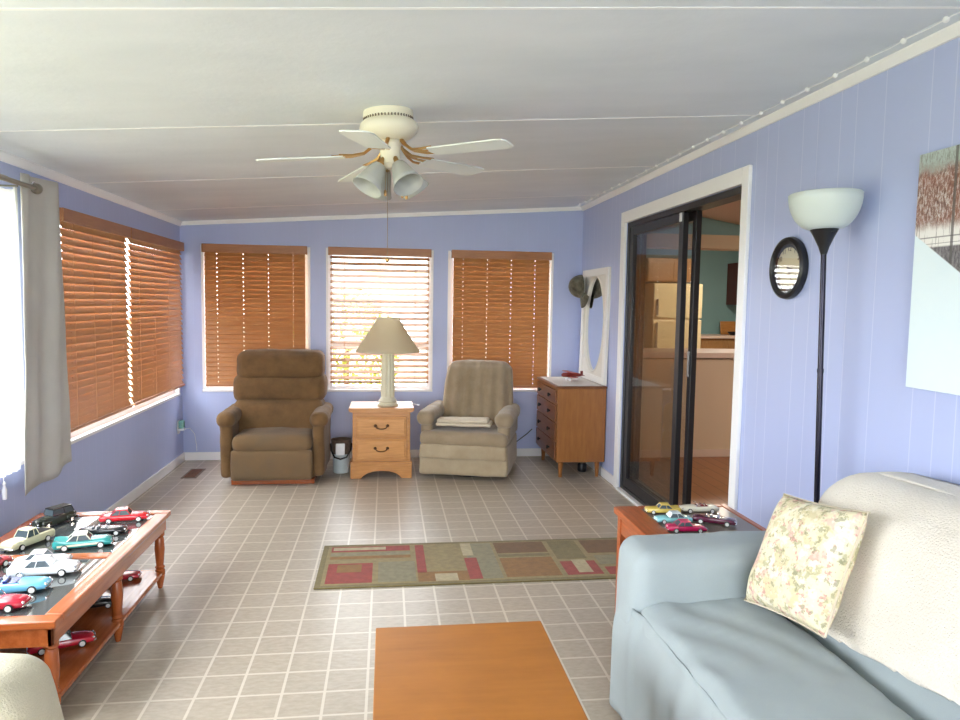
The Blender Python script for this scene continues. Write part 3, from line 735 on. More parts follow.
# jar under the dresser
jr = thing('jar', 'small dark jar standing on the floor under the dresser', 'jar', (1.70, 5.98, 0))
b = B(); b.lathe([(.035, 0), (.04, .01), (.04, .06), (.03, .075)], 18); b.build('body', m_black, jr, True)
b = B(); b.lathe([(.032, .076), (.032, .092), (.028, .094)], 18); b.build('lid', m_vent, jr, True)

# oval mirror in rectangular white frame, leaning against the right wall
mr = thing('mirror', 'oval mirror in a rectangular white frame propped on the dresser against the wall', 'mirror', (XR-.008, 6.11, .7825), R(0))
mr.rotation_euler = (0, R(1.0), 0)
hw, hh = .385, .985
def ring(n=64):
    outer = []; inner = []
    for k in range(n):
        a = 2*PI*k/n
        inner.append((.285*math.cos(a), hh/2+.01+.415*math.sin(a)))
        ca, sa = math.cos(a), math.sin(a)
        s_ = min((hw)/abs(ca) if abs(ca) > 1e-6 else 9, (hh/2)/abs(sa) if abs(sa) > 1e-6 else 9)
        outer.append((ca*s_, hh/2+sa*s_))
    return outer, inner
outer, inner = ring()
# snap the nearest samples onto the corners
for cx_, cz_ in ((hw, 0), (hw, hh), (-hw, 0), (-hw, hh)):
    k = min(range(64), key=lambda q: (outer[q][0]-cx_)**2+(outer[q][1]-cz_)**2); outer[k] = (cx_, cz_)
b = B(); n = 64
vs = [(-.022, p[0], p[1]) for p in outer]+[(-.022, p[0], p[1]) for p in inner]+[(-.002, p[0], p[1]) for p in outer]+[(-.008, p[0], p[1]) for p in inner]
fs = []
for k in range(n):
    j = (k+1) % n
    fs += [(k, j, n+j, n+k), (n+k, n+j, 3*n+j, 3*n+k), (k, 2*n+k, 2*n+j, j), (2*n+k, 3*n+k, 3*n+j, 2*n+j)]
b.add(vs, fs)
m_mframe = base_mat('cream_white_frame', (226, 222, 212), .45)
b.build('frame', m_mframe, mr, bevel=.001)
b = B()
for y0, y1, z0, z1 in ((-hw, -hw+.06, 0, hh), (hw-.06, hw, 0, hh), (-hw+.06, hw-.06, 0, .06), (-hw+.06, hw-.06, hh-.06, hh)): b.box(-.034, -.0225, y0, y1, z0, z1)
b.build('outer_moulding', base_mat('white_frame_moulding', (238, 236, 230), .4), mr, bevel=.004)
b = B(); b.tube([(-.024,   .29*math.cos(2*PI*k/64), hh/2+.01+.42*math.sin(2*PI*k/64)) for k in range(65)], .006, 8, cap=False); b.build('oval_bead', m_mframe, mr, True)
b = B(); vs = [(-.009, p[0]*1.01, (p[1]-hh/2)*1.01+hh/2) for p in inner]; b.add(vs, [tuple(range(n))]); b.build('mirror_glass', m_mirror, mr)

# cap hanging on the mirror's corner
cp = thing('baseball_cap', 'dark camouflage cap hanging on the upper corner of the white mirror', 'cap', (1.772, 6.41, 1.62), 0)
cp.scale = (1.25, 1.25, 1.25)
def capd(w): return w
b = B(); vs = []; fs = []
MM = Matrix.Rotation(R(-92), 4, 'Y') @ Matrix.Rotation(PI, 4, 'Z')
na, nb_ = 24, 8
for j in range(nb_+1):
    t_ = PI/2*j/nb_
    for i in range(na):
        a = 2*PI*i/na; vs.append((.085*math.cos(t_)*math.cos(a), .085*math.cos(t_)*math.sin(a)*.92, .095*math.sin(t_)))
for j in range(nb_):
    for i in range(na): k = (i+1) % na; fs.append((j*na+i, j*na+k, (j+1)*na+k, (j+1)*na+i))
b.add(vs, fs, MM); b.build('crown', m_cap, cp, 'all', solid=.003)
def brim(u, v):
    a = (u-.5)*2.0; r_ = .084+.075*v*math.cos(a*.75)
    return (r_*math.cos(a), r_*math.sin(a)*.95, -.018*v*abs(math.sin(a))*1.5)
b = B(); b.grid(brim, 20, 6, MM); b.build('brim', m_cap, cp, 'all', solid=.003)

# ------------------------------------------------------------------ small wall + floor fittings
vt = thing('floor_register', 'brown metal floor register near the back left corner', 'vent', (-1.59, 6.10, .0005))
b = B(); b.box(-.06, .06, -.16, .16, 0, .004); b.build('frame', m_vent, vt)
b = B()
for k in range(14): b.box(-.045, .045, -.14+.0205*k, -.14+.0205*k+.009, .0045, .007)
b.build('grille', m_walnut_d, vt)
nl = thing('night_light', 'small teal and white plug-in night light low on the left wall by the corner', 'night light', (XL+.002, 6.47, .33))
b = B(); b.box(0, .006, -.035, .035, -.06, .06); b.build('cover_plate', m_white, nl, bevel=.002)
b = B(); b.soft(.007, .05, -.03, .03, -.01, .06, .012, .01); b.build('shade', base_mat('teal_plastic', (120, 178, 168), .4), nl, 'all')
b = B(); b.soft(.007, .055, -.035, .035, -.03, -.012, .006, .01); b.build('plug', m_white, nl, 'all')
b = B(); b.tube([(.055, 0, -.02), (.08, .06, -.02), (.11, .1, -.08), (.12, .125, -.2), (.12, .128, -.24)], .0025, 6); b.build('cord', m_white, nl, True)
b = B(); b.tube([(1.02, 6.45, .22), (1.10, 6.5, .13), (1.2, 6.52, .15), (1.32, 6.55, .23), (1.37, 6.57, .27)], .004, 6); tag(b.build('power_cord', m_black, None, True), 'dark power cord running behind the taupe recliner to the dresser', 'cord')

# ------------------------------------------------------------------ wall clock
ck = thing('wall_clock', 'round black wall clock with a cream face beside the sliding door', 'clock', (XR, 3.07, 1.632))
ck.scale = (.95, .95, .95)
Mx = Matrix.Rotation(-PI/2, 4, 'Y')
b = B(); b.lathe([(.10, .002), (.146, .002), (.150, .012), (.146, .03), (.132, .038), (.118, .03), (.112, .018), (.10, .016)], 56, Mx, cap=False); b.build('frame', m_black, ck, True)
b = B(); b.lathe([(.0, .004), (.114, .004), (.114, .012), (.0, .012)], 48, Mx, cap=False); b.build('face', base_mat('aged_cream_dial', (214, 208, 180), .6), ck)
b = B(); b.lathe([(.0, .022), (.116, .022), (.116, .0235), (.0, .0235)], 48, Mx, cap=False); b.build('glass_cover', glass_mat('clock_glass', (1, 1, 1, 1), 1.3), ck)
m_ink = base_mat('black_ink', (40, 36, 34), .7)
nv, nf_ = [], []
for h in range(1, 13):
    cu_ = bpy.data.curves.new('numeral', 'FONT'); cu_.body = str(h); cu_.size = .034; cu_.align_x = 'CENTER'; cu_.align_y = 'CENTER'; cu_.extrude = .0003
    o = bpy.data.objects.new('numeral', cu_); COL.objects.link(o); bpy.context.view_layer.update()
    me_ = bpy.data.meshes.new_from_object(o)
    a = R(90-30*h); M = Matrix.Translation((-.0128, -.092*math.cos(a), .092*math.sin(a))) @ Matrix.Rotation(-PI/2, 4, 'Z') @ Matrix.Rotation(PI/2, 4, 'X')
    q = B(); q.add([v.co for v in me_.vertices], [tuple(p.vertices) for p in me_.polygons], M); q.build('numeral', m_ink, ck, recalc=False)
    bpy.data.objects.remove(o); bpy.data.meshes.remove(me_); bpy.data.curves.remove(cu_)
for nm, deg, L_, w_ in (('hour_hand', 102, .055, .006), ('minute_hand', 150, .082, .004)):
    b = B(); M = Matrix.Translation((-.0155 if nm[0] == 'h' else -.0175, 0, 0)) @ Matrix.Rotation(-R(-deg), 4, 'X')
    b.box(-.0006, .0006, -w_/2, w_/2, -.012, L_, Matrix.Translation((-.0155 if nm[0] == 'h' else -.0175, 0, 0)) @ Matrix.Rotation(R(deg), 4, 'X')); b.build(nm, m_ink, ck)

# ------------------------------------------------------------------ torchiere floor lamp
fl = thing('floor_lamp', 'black torchiere floor lamp with a white bowl shade behind the blue sofa', 'lamp', (1.706, 2.568, 0))
fl.rotation_euler = (R(-1.3), R(-.7), 0)
b = B(); b.lathe([(.105, .0025), (.105, .012), (.09, .022), (.03, .03), (.014, .05)], 36); b.build('base', m_black, fl, True)
b = B(); b.lathe([(.011, .04), (.011, 1.2), (.0125, 1.2), (.0125, 1.215), (.0105, 1.215), (.0105, 1.68)], 16); b.build('pole', base_mat('dark_metal_pole', (40, 38, 52), .25, .6), fl, True)
b = B(); b.lathe([(.011, 1.66), (.02, 1.69), (.038, 1.73), (.052, 1.757), (.03, 1.757)], 28); b.build('cone_socket', m_black, fl, True)
b = B(); pf = []
for k in range(11):
    a = k/10*PI/2; pf.append((.045+.088*math.sin(a), 1.757+.135*(1-math.cos(a))))
pf2 = [(r-.004, z+.003) for r, z in pf[::-1]]
b.lathe(pf+pf2, 44, cap=False); b.build('bowl_shade', m_bowl, fl, 'all')
b = B(); b.tube([(0, -.045, 1.745), (.0, -.075, 1.742)], .0025, 6); b.build('switch', m_black, fl, True)

# ------------------------------------------------------------------ canvas picture
m_pic = base_mat('winter_landscape_print', (230, 240, 245), .6)
tc = N(m_pic, 'ShaderNodeTexCoord'); sx_ = N(m_pic, 'ShaderNodeSeparateXYZ'); Lk(m_pic, tc.outputs['Object'], sx_.inputs[0])
Yc, Zc = sx_.outputs['Y'], sx_.outputs['Z']
nA = nz(m_pic, obj_coord(m_pic, (1, 1.4, 1)), 26, 6, .75); nB = nz(m_pic, obj_coord(m_pic), 9, 4, .6); nC = nz(m_pic, obj_coord(m_pic, (1, 14, 1)), 9, 3, .6)
def step(val, lo, hi):
    mr_ = N(m_pic, 'ShaderNodeMapRange'); mr_.interpolation_type = 'SMOOTHSTEP'; Lk(m_pic, val, mr_.inputs[0]); mr_.inputs[1].default_value = lo; mr_.inputs[2].default_value = hi; return mr_.outputs[0]
sky_ = lin((178, 192, 188)); snow = lin((226, 240, 244))
nD = nz(m_pic, obj_coord(m_pic, (1, 3, 1)), 42, 6, .8)
trees = ramp(m_pic, nD, [(.30, (58, 50, 50)), (.44, (120, 92, 84)), (.52, (160, 128, 116)), (.58, (222, 222, 220)), (.66, (140, 96, 80))])
rust = ramp(m_pic, nB, [(.45, (0, 0, 0)), (.6, (255, 255, 255))])
trees = mixc(m_pic, M2(m_pic, 'MULTIPLY', rust, .4), trees, lin((150, 84, 60)))
zn = M2(m_pic, 'ADD', Zc, M2(m_pic, 'MULTIPLY', nA, .10))
skyc = mixc(m_pic, M2(m_pic, 'MULTIPLY', ramp(m_pic, nD, [(.48, (0, 0, 0)), (.56, (255, 255, 255))]), .6), sky_, lin((120, 116, 104)))
cpic = mixc(m_pic, step(zn, .36, .42), trees, skyc)
trunk = M2(m_pic, 'GREATER_THAN', nC, .60)
tk2 = M2(m_pic, 'PINGPONG', M2(m_pic, 'ADD', Yc, 5.0-.365), .5)
bigtrunk = M2(m_pic, 'LESS_THAN', tk2, .006)
low = mixc(m_pic, M2(m_pic, 'MULTIPLY', trunk, .6), lin((232, 230, 226)), lin((120, 112, 110)))
cpic = mixc(m_pic, step(M2(m_pic, 'ADD', Zc, M2(m_pic, 'MULTIPLY', nA, .04)), .15, .19), low, cpic)
darkb = ramp(m_pic, nD, [(.4, (84, 80, 84)), (.6, (140, 136, 138))])
fence = M2(m_pic, 'LESS_THAN', M2(m_pic, 'PINGPONG', M2(m_pic, 'ADD', Zc, 5.0-.096), .011), .0022)
fz = M2(m_pic, 'MULTIPLY', fence, M2(m_pic, 'MULTIPLY', M2(m_pic, 'GREATER_THAN', Zc, .09), M2(m_pic, 'LESS_THAN', Zc, .125)))
cpic = mixc(m_pic, M2(m_pic, 'MULTIPLY', fz, .7), cpic, lin((110, 106, 108)))
cpic = mixc(m_pic, step(Zc, .076, .084), darkb, cpic)
cpic = mixc(m_pic, M2(m_pic, 'MULTIPLY', bigtrunk, .8), cpic, lin((90, 86, 84)))
# snowy foreground below a line falling away from the upper left edge
snl = M2(m_pic, 'SUBTRACT', Zc, M2(m_pic, 'ADD', M2(m_pic, 'MULTIPLY', M2(m_pic, 'ADD', Yc, -.454), .66), .081))
cpic = mixc(m_pic, step(M2(m_pic, 'MULTIPLY', snl, -1), .0, .006), cpic, mixc(m_pic, M2(m_pic, 'MULTIPLY', nB, .35), snow, lin((206, 226, 238))))
Lk(m_pic, cpic, P(m_pic).inputs['Base Color'])
pc = thing('canvas_picture', 'winter landscape picture with bare trees and snow hanging above the sofa', 'picture', (XR, 1.74, 1.58))
b = B(); b.box(-.028, -.001, -.53, .53, -.398, .398); b.build('canvas', m_pic, pc, bevel=.002)

# ------------------------------------------------------------------ coffee table with toy cars (left)
lt = thing('coffee_table', 'long cherry wood coffee table with smoked glass top, lower shelf and many toy cars', 'coffee table', (0, 0, 0))
tx0, tx1, ty0, ty1, tz = -1.70, -1.078, 2.43, 3.71, .385
fw = .062
def rail(x0, x1, y0, y1, nm, mat):
    b = B(); b.box(x0, x1, y0, y1, tz-.028, tz); return b.build(nm, mat, lt, bevel=.006, bseg=3)
rail(tx0, tx1, ty0, ty0+fw, 'top_rail', m_cherry_x); rail(tx0, tx1, ty1-fw, ty1, 'top_rail', m_cherry_x)
rail(tx1-fw, tx1, ty0+fw, ty1-fw, 'top_rail', m_cherry); rail(tx0, tx0+fw, ty0+fw, ty1-fw, 'top_rail', m_cherry)
rail(tx0+fw, tx1-fw, 3.04, 3.10, 'divider', m_cherry_x)
for y0, y1 in ((ty0+fw, 3.04), (3.10, ty1-fw)):
    b = B(); b.box(tx0+fw, tx1-fw, y0, y1, tz-.014, tz-.006); b.build('glass_panel', m_smoke, lt)
b = B()
b.box(tx0+.02, tx1-.02, ty0+.02, ty0+.035, tz-.095, tz-.029); b.box(tx0+.03, tx1-.022, ty1-.035, ty1-.02, tz-.095, tz-.029)
b.box(tx1-.035, tx1-.02, ty0+.02, ty1-.02, tz-.095, tz-.029); b.box(tx0+.02, tx0+.035, ty0+.02, ty1-.02, tz-.095, tz-.029); b.build('apron', m_cherry, lt, bevel=.002)
b = B(); b.box(tx0+.03, tx1-.028, ty0+.06, ty1-.03, .07, .09); b.build('shelf', m_cherry, lt, bevel=.005)
for x in (tx0+.05, tx1-.045):
    for y in (2.50, 3.09, 3.66):
        M = Matrix.Translation((x, y, 0))
        b = B(); b.lathe([(.010, 0), (.013, .012), (.020, .05), (.023, .062), (.016, .069), (.024, .069), (.024, .092), (.018, .1), (.024, .108), (.017, .118), (.019, .135), (.024, .2), (.021, .255), (.017, .262), (.024, .27), (.024, .29)], 20, M)
        b.box(-.022, .022, -.022, .022, .288, tz-.029, M); b.build('leg', m_cherry_z, lt, True, ang=30)

# ------------------------------------------------------------------ toy cars
_cm = {}
def paint(c):
    if c not in _cm: _cm[c] = base_mat('car_paint_%d_%d_%d' % c, c, .22, coat=.6)
    return _cm[c]
m_cglass = base_mat('toy_car_glass', (70, 82, 88), .1, spec=.8)
m_white_tyre = base_mat('whitewall', (232, 232, 230), .5)
def toy_car(label, loc, head, L, col, style='sedan', roof=None, inner=(40, 36, 36), side=None, group='toy cars on the glass coffee table'):
    t = thing('toy_car', label, 'toy car', loc, R(head), group)
    W = .385*L/2; rw = .062*L; zb = .045*L; wb = .30*L
    pm = paint(col)
    # body stations: x, half width, top z, bottom z
    if style == 'pickup':
        st = [(-.5, .86, .20), (-.49, .93, .205), (-.2, .96, .205), (-.12, .97, .205), (.1, .97, .2), (.2, .95, .205), (.36, .90, .2), (.46, .86, .185), (.5, .76, .14)]
    elif style == 'vintage':
        st = [(-.5, .5, .13), (-.46, .72, .2), (-.36, .8, .235), (-.1, .82, .235), (.1, .78, .22), (.22, .56, .215), (.40, .46, .205), (.46, .42, .19), (.49, .36, .15)]
    elif style == 'fin':
        st = [(-.5, .84, .155), (-.485, .93, .185), (-.4, .97, .185), (-.2, 1, .178), (0, 1, .172), (.2, .98, .172), (.36, .95, .165), (.46, .9, .152), (.5, .8, .11)]
    else:
        st = [(-.5, .72, .12), (-.47, .86, .15), (-.36, .95, .17), (-.15, 1, .172), (.05, 1, .168), (.25, .96, .162), (.38, .92, .152), (.47, .84, .13), (.5, .68, .095)]
    b = B(); vs = []; fs = []
    for x, w, zt in st:
        w *= W; x *= L; zt *= L
        fin = .025*L if style == 'fin' and x < -.3*L else 0
        sec = [(-.88*w, zb), (-w, zb+.02*L), (-w, zt-.045*L), (-.93*w, zt-.012*L+fin), (-.72*w, zt), (0, zt+.006*L), (.72*w, zt), (.93*w, zt-.012*L+fin), (w, zt-.045*L), (w, zb+.02*L), (.88*w, zb)]
        vs += [(x, a, c2) for a, c2 in sec]
    n_ = 11
    for k in range(len(st)-1):
        for i in range(n_):
            j = (i+1) % n_; fs.append((k*n_+i, (k+1)*n_+i, (k+1)*n_+j, k*n_+j))
    fs.append(tuple(range(n_))); fs.append(tuple((len(st)-1)*n_+i for i in range(n_-1, -1, -1)))
    b.add(vs, fs)
    if style == 'vintage':
        for sg in (-1, 1):
            for x in (wb, -wb):
                b.soft(x-.11*L, x+.11*L, min(sg*.6*W, sg*1.0*W), max(sg*.6*W, sg*1.0*W), .07*L, .16*L, .04*L, .012)
            b.box(-.2*L, .2*L, min(sg*.7*W, sg*.98*W), max(sg*.7*W, sg*.98*W), .055*L, .065*L)
    b.build('body', pm, t, True, ang=50)
    rf = paint(roof) if roof else pm
    def cabin(x0, x1, x2, x3, z0, z1, ww, wt):
        g = B(); g.add([(x0*L, -ww*W, z0*L), (x3*L, -ww*W, z0*L), (x3*L, ww*W, z0*L), (x0*L, ww*W, z0*L), (x1*L, -wt*W, z1*L), (x2*L, -wt*W, z1*L), (x2*L, wt*W, z1*L), (x1*L, wt*W, z1*L)],
                       [(0, 3, 2, 1), (4, 5, 6, 7), (0, 1, 5, 4), (1, 2, 6, 5), (2, 3, 7, 6), (3, 0, 4, 7)])
        g.build('windows', m_cglass, t)
        r_ = B(); r_.soft((x1-.015)*L, (x2+.015)*L, -wt*W*1.03, wt*W*1.03, (z1-.008)*L, (z1+.022)*L, .012*L, .01)
        for sx, bx, tx_ in ((0, x0, x1), (1, x3, x2)):
            for sg in (-1, 1):
                r_.tube([(bx*L, sg*ww*W, z0*L), (tx_*L, sg*wt*W, z1*L)], .009*L, 6)
        for sg in (-1, 1):
            r_.tube([((x0+x3)/2*L-.03*L, sg*ww*W, z0*L), ((x1+x2)/2*L-.02*L, sg*wt*W, z1*L)], .007*L, 6)
        r_.build('roof', rf, t, True)
    if style in ('sedan', 'fin'): cabin(-.27, -.16, .06, .14, .17, .265, .84, .68)
    elif style == 'pickup': cabin(-.13, -.09, .09, .16, .20, .325, .82, .68); bb_ = B(); bb_.box(-.46*L, -.15*L, -.7*W, .7*W, .206*L, .211*L); bb_.build('cargo_bed', m_dark, t)
    elif style == 'vintage': cabin(-.40, -.34, .1, .14, .23, .36, .74, .66)
    else:
        s_ = B(); s_.soft(-.2*L, .1*L, -.7*W, .7*W, .168*L, .176*L, .003, .01); s_.build('interior', paint(inner), t, 'all')
        s_ = B(); s_.soft(-.1*L, -.04*L, -.62*W, .62*W, .172*L, .215*L, .012*L, .01); s_.soft(-.2*L, -.15*L, -.62*W, .62*W, .172*L, .205*L, .012*L, .01); s_.build('seats', paint(inner), t, 'all')
        s_ = B(); s_.tube([(.13*L, -.8*W, .165*L), (.08*L, -.66*W, .245*L), (.08*L, .66*W, .245*L), (.13*L, .8*W, .165*L)], .006*L, 6); s_.build('windshield_frame', m_chrome, t, True)
        s_ = B(); s_.add([(.13*L, -.78*W, .168*L), (.13*L, .78*W, .168*L), (.08*L, .64*W, .243*L), (.08*L, -.64*W, .243*L)], [(0, 1, 2, 3)]); s_.build('windshield', m_glass, t)
        if style == 'top': pass
    if side:
        for sg in (-1, 1):
            s_ = B(); s_.box(-.42*L, .30*L, min(sg*W, sg*1.02*W), max(sg*W, sg*1.02*W), .085*L, .12*L); s_.build('side_stripe', paint(side), t)
    for xs_, nm in ((.505, 'front_bumper'), (-.505, 'rear_bumper')):
        s_ = B(); s_.tube([((xs_*.96)*L, -.92*W, .075*L), (xs_*L, -.7*W, .075*L), (xs_*1.01*L, 0, .075*L), (xs_*L, .7*W, .075*L), ((xs_*.96)*L, .92*W, .075*L)], .014*L, 8); s_.build(nm, m_chrome, t, True)
    for sg in (-1, 1):
        s_ = B(); s_.sphere((.475*L, sg*.66*W if style != 'vintage' else sg*.6*W, .115*L), .022*L, n=10, m=8); s_.build('headlight', m_chrome, t, True)
    for sx in (1, -1):
        for sg in (-1, 1):
            M = Matrix.Translation((sx*wb, sg*W*.93, rw)) @ Matrix.Rotation(PI/2, 4, 'X')
            s_ = B(); s_.lathe([(rw*.6, -.022*L), (rw, -.018*L), (rw, .018*L), (rw*.6, .022*L)], 20, M); wl = s_.build('wheel', m_rubber, t, True)
            s_ = B(); s_.lathe([(0, -.024*L), (rw*.7, -.0235*L), (rw*.7, .0235*L), (0, .024*L)], 20, M, cap=False); s_.build('hubcap', m_white_tyre if style != 'vintage' else m_chrome, wl, True)
    return t
TZ = tz-.006+.0005
G1 = 'toy cars on the glass coffee table'
def cp_(x, y, z=TZ): return (x, y, z)
toy_car('bright red toy coupe, the one closest to the far end of the glass coffee table', cp_(-1.25, 3.56), 12, .215, (206, 26, 40), 'sedan')
toy_car('black toy convertible between the bright red coupe and the teal and cream car', cp_(-1.275, 3.355), 12, .20, (26, 28, 32), 'open', inner=(60, 66, 70))
toy_car('teal toy car with a cream hood and roof on the glass coffee table', cp_(-1.29, 3.19), 16, .225, (44, 150, 148), 'fin', roof=(222, 226, 206), side=(226, 226, 200))
toy_car('pale pinkish white toy sedan behind the white finned car on the coffee table', cp_(-1.365, 2.985), 8, .20, (232, 222, 226), 'sedan')
toy_car('white toy car with tail fins just behind the light blue convertible', cp_(-1.31, 2.882), 8, .235, (236, 240, 242), 'fin', roof=(244, 246, 248))
toy_car('light blue toy convertible with dark blue seats on the glass coffee table', cp_(-1.345, 2.715), 10, .24, (112, 186, 222), 'open', inner=(24, 50, 120))
toy_car('red toy convertible with grey seats nearest the front edge of the coffee table', cp_(-1.34, 2.565), 4, .23, (180, 24, 52), 'open', inner=(100, 106, 110))
toy_car('cream toy pickup truck beside the wall on the glass coffee table', cp_(-1.535, 3.235), -112, .215, (216, 214, 178), 'pickup')
toy_car('dark green and grey vintage toy car at the far wall side of the coffee table', cp_(-1.555, 3.53), -118, .21, (52, 58, 50), 'vintage', roof=(24, 26, 28))
toy_car('muted red toy car parked behind the cream pickup at the wall side', cp_(-1.556, 2.93), -110, .21, (190, 60, 66), 'sedan')
SZ = .0905
toy_car('red toy car on the lower shelf near the far legs of the coffee table', cp_(-1.285, 3.55, SZ), 12, .20, (200, 30, 50), 'sedan')
toy_car('black toy car on the lower shelf beside the middle leg', cp_(-1.275, 3.24, SZ), 14, .20, (22, 22, 26), 'sedan')
toy_car('red toy car with dark top on the lower shelf near the middle leg', cp_(-1.25, 2.87, SZ), 24, .225, (206, 28, 54), 'sedan', roof=(70, 84, 84))
toy_car('dark red toy convertible on the lower shelf nearest the beige arm', cp_(-1.36, 2.66, SZ), 14, .20, (176, 26, 56), 'open')

# ------------------------------------------------------------------ end table behind the sofa arm
et = thing('end_table', 'reddish oak end table with a grey glass top behind the sofa arm', 'end table', (0, 0, 0))
ex0, ex1, ey0, ey1, ez = 1.015, 1.545, 2.53, 3.04, .55
b = B()
b.box(ex0, ex0+.11, ey0, ey1, ez-.03, ez); b.box(ex1-.03, ex1, ey0, ey1, ez-.03, ez); b.box(ex0+.11, ex1-.03, ey0, ey0+.05, ez-.03, ez); b.box(ex0+.11, ex1-.03, ey1-.04, ey1, ez-.03, ez)
b.build('top_frame', m_redoak, et, bevel=.005)
b = B(); b.box(ex0+.111, ex1-.031, ey0+.051, ey1-.041, ez-.015, ez-.003); b.build('glass_panel', m_smoke2, et)
b = B(); b.box(ex0+.03, ex1-.03, ey0+.03, ey0+.045, ez-.11, ez-.031); b.box(ex0+.03, ex1-.03, ey1-.045, ey1-.03, ez-.11, ez-.031); b.box(ex0+.02, ex0+.035, ey0+.03, ey1-.03, ez-.11, ez-.031); b.box(ex1-.045, ex1-.03, ey0+.03, ey1-.03, ez-.11, ez-.031); b.build('apron', m_redoak, et)
b = B(); b.box(ex0+.04, ex1-.04, ey0+.04, ey1-.04, .14, .158); b.build('shelf', m_redoak, et, bevel=.003)
for x in (ex0+.035, ex1-.045):
    for y in (ey0+.045, ey1-.035):
        b = B(); b.box(x-.02, x+.02, y-.02, y+.02, 0, ez-.031); b.build('leg', m_redoak, et, bevel=.003)
G2 = 'toy cars on the end table'
EZ = ez-.003+.0005
toy_car('yellow toy car with tail fins at the far left of the end table', (1.20, 2.93, EZ), 172, .15, (226, 198, 96), 'fin', group=G2)
toy_car('cream white toy car behind the turquoise one on the end table', (1.372, 2.94, EZ), 176, .165, (232, 228, 206), 'open', inner=(120, 50, 50), group=G2)
toy_car('light turquoise toy car in the middle row of the end table', (1.195, 2.80, EZ), 176, .155, (150, 220, 224), 'sedan', roof=(226, 240, 240), group=G2)
toy_car('magenta toy car nearest the sofa arm on the end table', (1.20, 2.68, EZ), -6, .16, (196, 26, 88), 'sedan', roof=(214, 60, 110), group=G2)
toy_car('dark maroon toy car at the right of the end table group', (1.362, 2.77, EZ), -28, .175, (96, 34, 60), 'open', inner=(90, 90, 96), group=G2)

# ------------------------------------------------------------------ worn orange coffee table in the foreground
ct = thing('coffee_table', 'small orange-brown coffee table with a worn varnished top in the foreground', 'coffee table', (.237, 1.70, 0))
b = B(); b.box(-.267, .267, -.52, .51, .395, .42); b.build('top', m_ctable, ct, bevel=.003)
b = B(); b.box(-.23, .23, -.47, -.455, .31, .394); b.box(-.23, .23, .455, .47, .31, .394); b.box(-.23, -.215, -.455, .455, .31, .394); b.box(.215, .23, -.455, .455, .31, .394); b.build('apron', m_ctable, ct)
for sx in (-1, 1):
    for sy in (-1, 1):
        b = B(); b.lathe([(.013, 0), (.022, .3), (.022, .394)], 14, Matrix.Translation((sx*.195, sy*.435, 0))); b.build('leg', m_ctable, ct, True)

# ------------------------------------------------------------------ patchwork rug
rg = thing('area_rug', 'olive and rust runner rug with a block pattern lying on the tile floor', 'rug', (-.36, 3.56, 0), R(0))
RL, RW = 2.0, .64
m_rg = [fabric('rug_'+n_, c_, None, 30, 300, .4) for n_, c_ in (('olive', (128, 114, 72)), ('tan', (152, 134, 90)), ('rust', (146, 104, 50)), ('red', (158, 66, 54)), ('grey', (142, 134, 104)), ('sand', (186, 170, 134)), ('brown', (118, 84, 46)))]
rb = B(); rb.box(0, RL, 0, RW, .0005, .008); rb.build('border', m_rg[0], rg, bevel=.003)
def rp(x0, x1, y0, y1, k, z=.0085):
    q = B(); q.box(x0, x1, y0, y1, .008, z); q.build('woven_block', m_rg[k], rg)
F = [(.03, 1.97, .03, .61, 1, .0083),
 (.05, .50, .515, .60, 3, .0088), (.06, .36, .54, .585, 5, .0091), (.05, .50, .40, .44, 2, .0088), (.05, .50, .45, .50, 4, .0088),
 (.05, .29, .05, .33, 3, .0088), (.10, .23, .20, .31, 2, .0091), (.32, .52, .05, .34, 4, .0088),
 (.53, .58, .16, .6, 3, .0088), (.60, .78, .2, .6, 1, .0088), (.62, .74, .04, .14, 5, .0091), (.53, .80, .04, .17, 2, .0088),
 (.80, .87, .05, .36, 3, .0091), (.82, .98, .05, .6, 4, .0088), (.80, .86, .40, .60, 5, .0091),
 (1.0, 1.30, .06, .34, 2, .0088), (1.0, 1.30, .42, .6, 6, .0088), (1.0, 1.30, .36, .40, 0, .0088),
 (1.33, 1.53, .06, .26, 3, .0088), (1.40, 1.48, .09, .28, 5, .0091), (1.33, 1.50, .30, .60, 0, .0088),
 (1.53, 1.80, .38, .6, 6, .0088), (1.55, 1.82, .2, .34, 4, .0088), (1.56, 1.66, .05, .16, 3, .0088), (1.67, 1.84, .05, .16, 2, .0088), (1.84, 1.95, .2, .6, 3, .0088)]
for f_ in F: rp(*f_)
rg.scale = (1, 1, 1)

# ------------------------------------------------------------------ blue slipcovered sofa along the right wall
sf = thing('sofa', 'blue-grey slipcovered sofa standing along the right wall', 'sofa', (0, 0, 0))
sy0, sy1 = .35, 2.455
def wr_(w):  # slipcover wrinkles
    return Vector((w.x, w.y, w.z + (.006*math.sin((w.x*1.0+(w.y-2.2)*.4)*42+6*noise.noise(w*3))*max(0, noise.noise(w*3.1+Vector((1, 5, 2)))+.15)*2 if w.z > .4 else 0)))
b = B(); b.soft(.842, 1.302, sy0+.22, 2.25, .10, .462, .045, .016, puff=(.0, .0, .014), ns=.009, nf=5, seed=2, fn=wr_); b.build('seat', m_blueslip, sf, 'all')
for y0, y1, sd in ((2.215, sy1, 1), (sy0, sy0+.24, 4)):
    b = B(); b.soft(.828, 1.76, y0, y1, .06, .63, .06, .022, puff=(.01, .01, .006), ns=.007, nf=4, seed=sd); b.build('arm', m_blueslip, sf, 'all')
def bkf(w):
    f = (w.z-.45)/.45
    return Vector((w.x + (.15*f if w.x < 1.6 else .0), w.y, w.z))
b = B(); b.soft(1.34, 1.775, sy0+.16, 2.21, .08, .87, .10, .025, puff=(.01, 0, .02), ns=.004, nf=4, seed=7, fn=bkf); b.build('backrest', m_blueslip, sf, 'all')
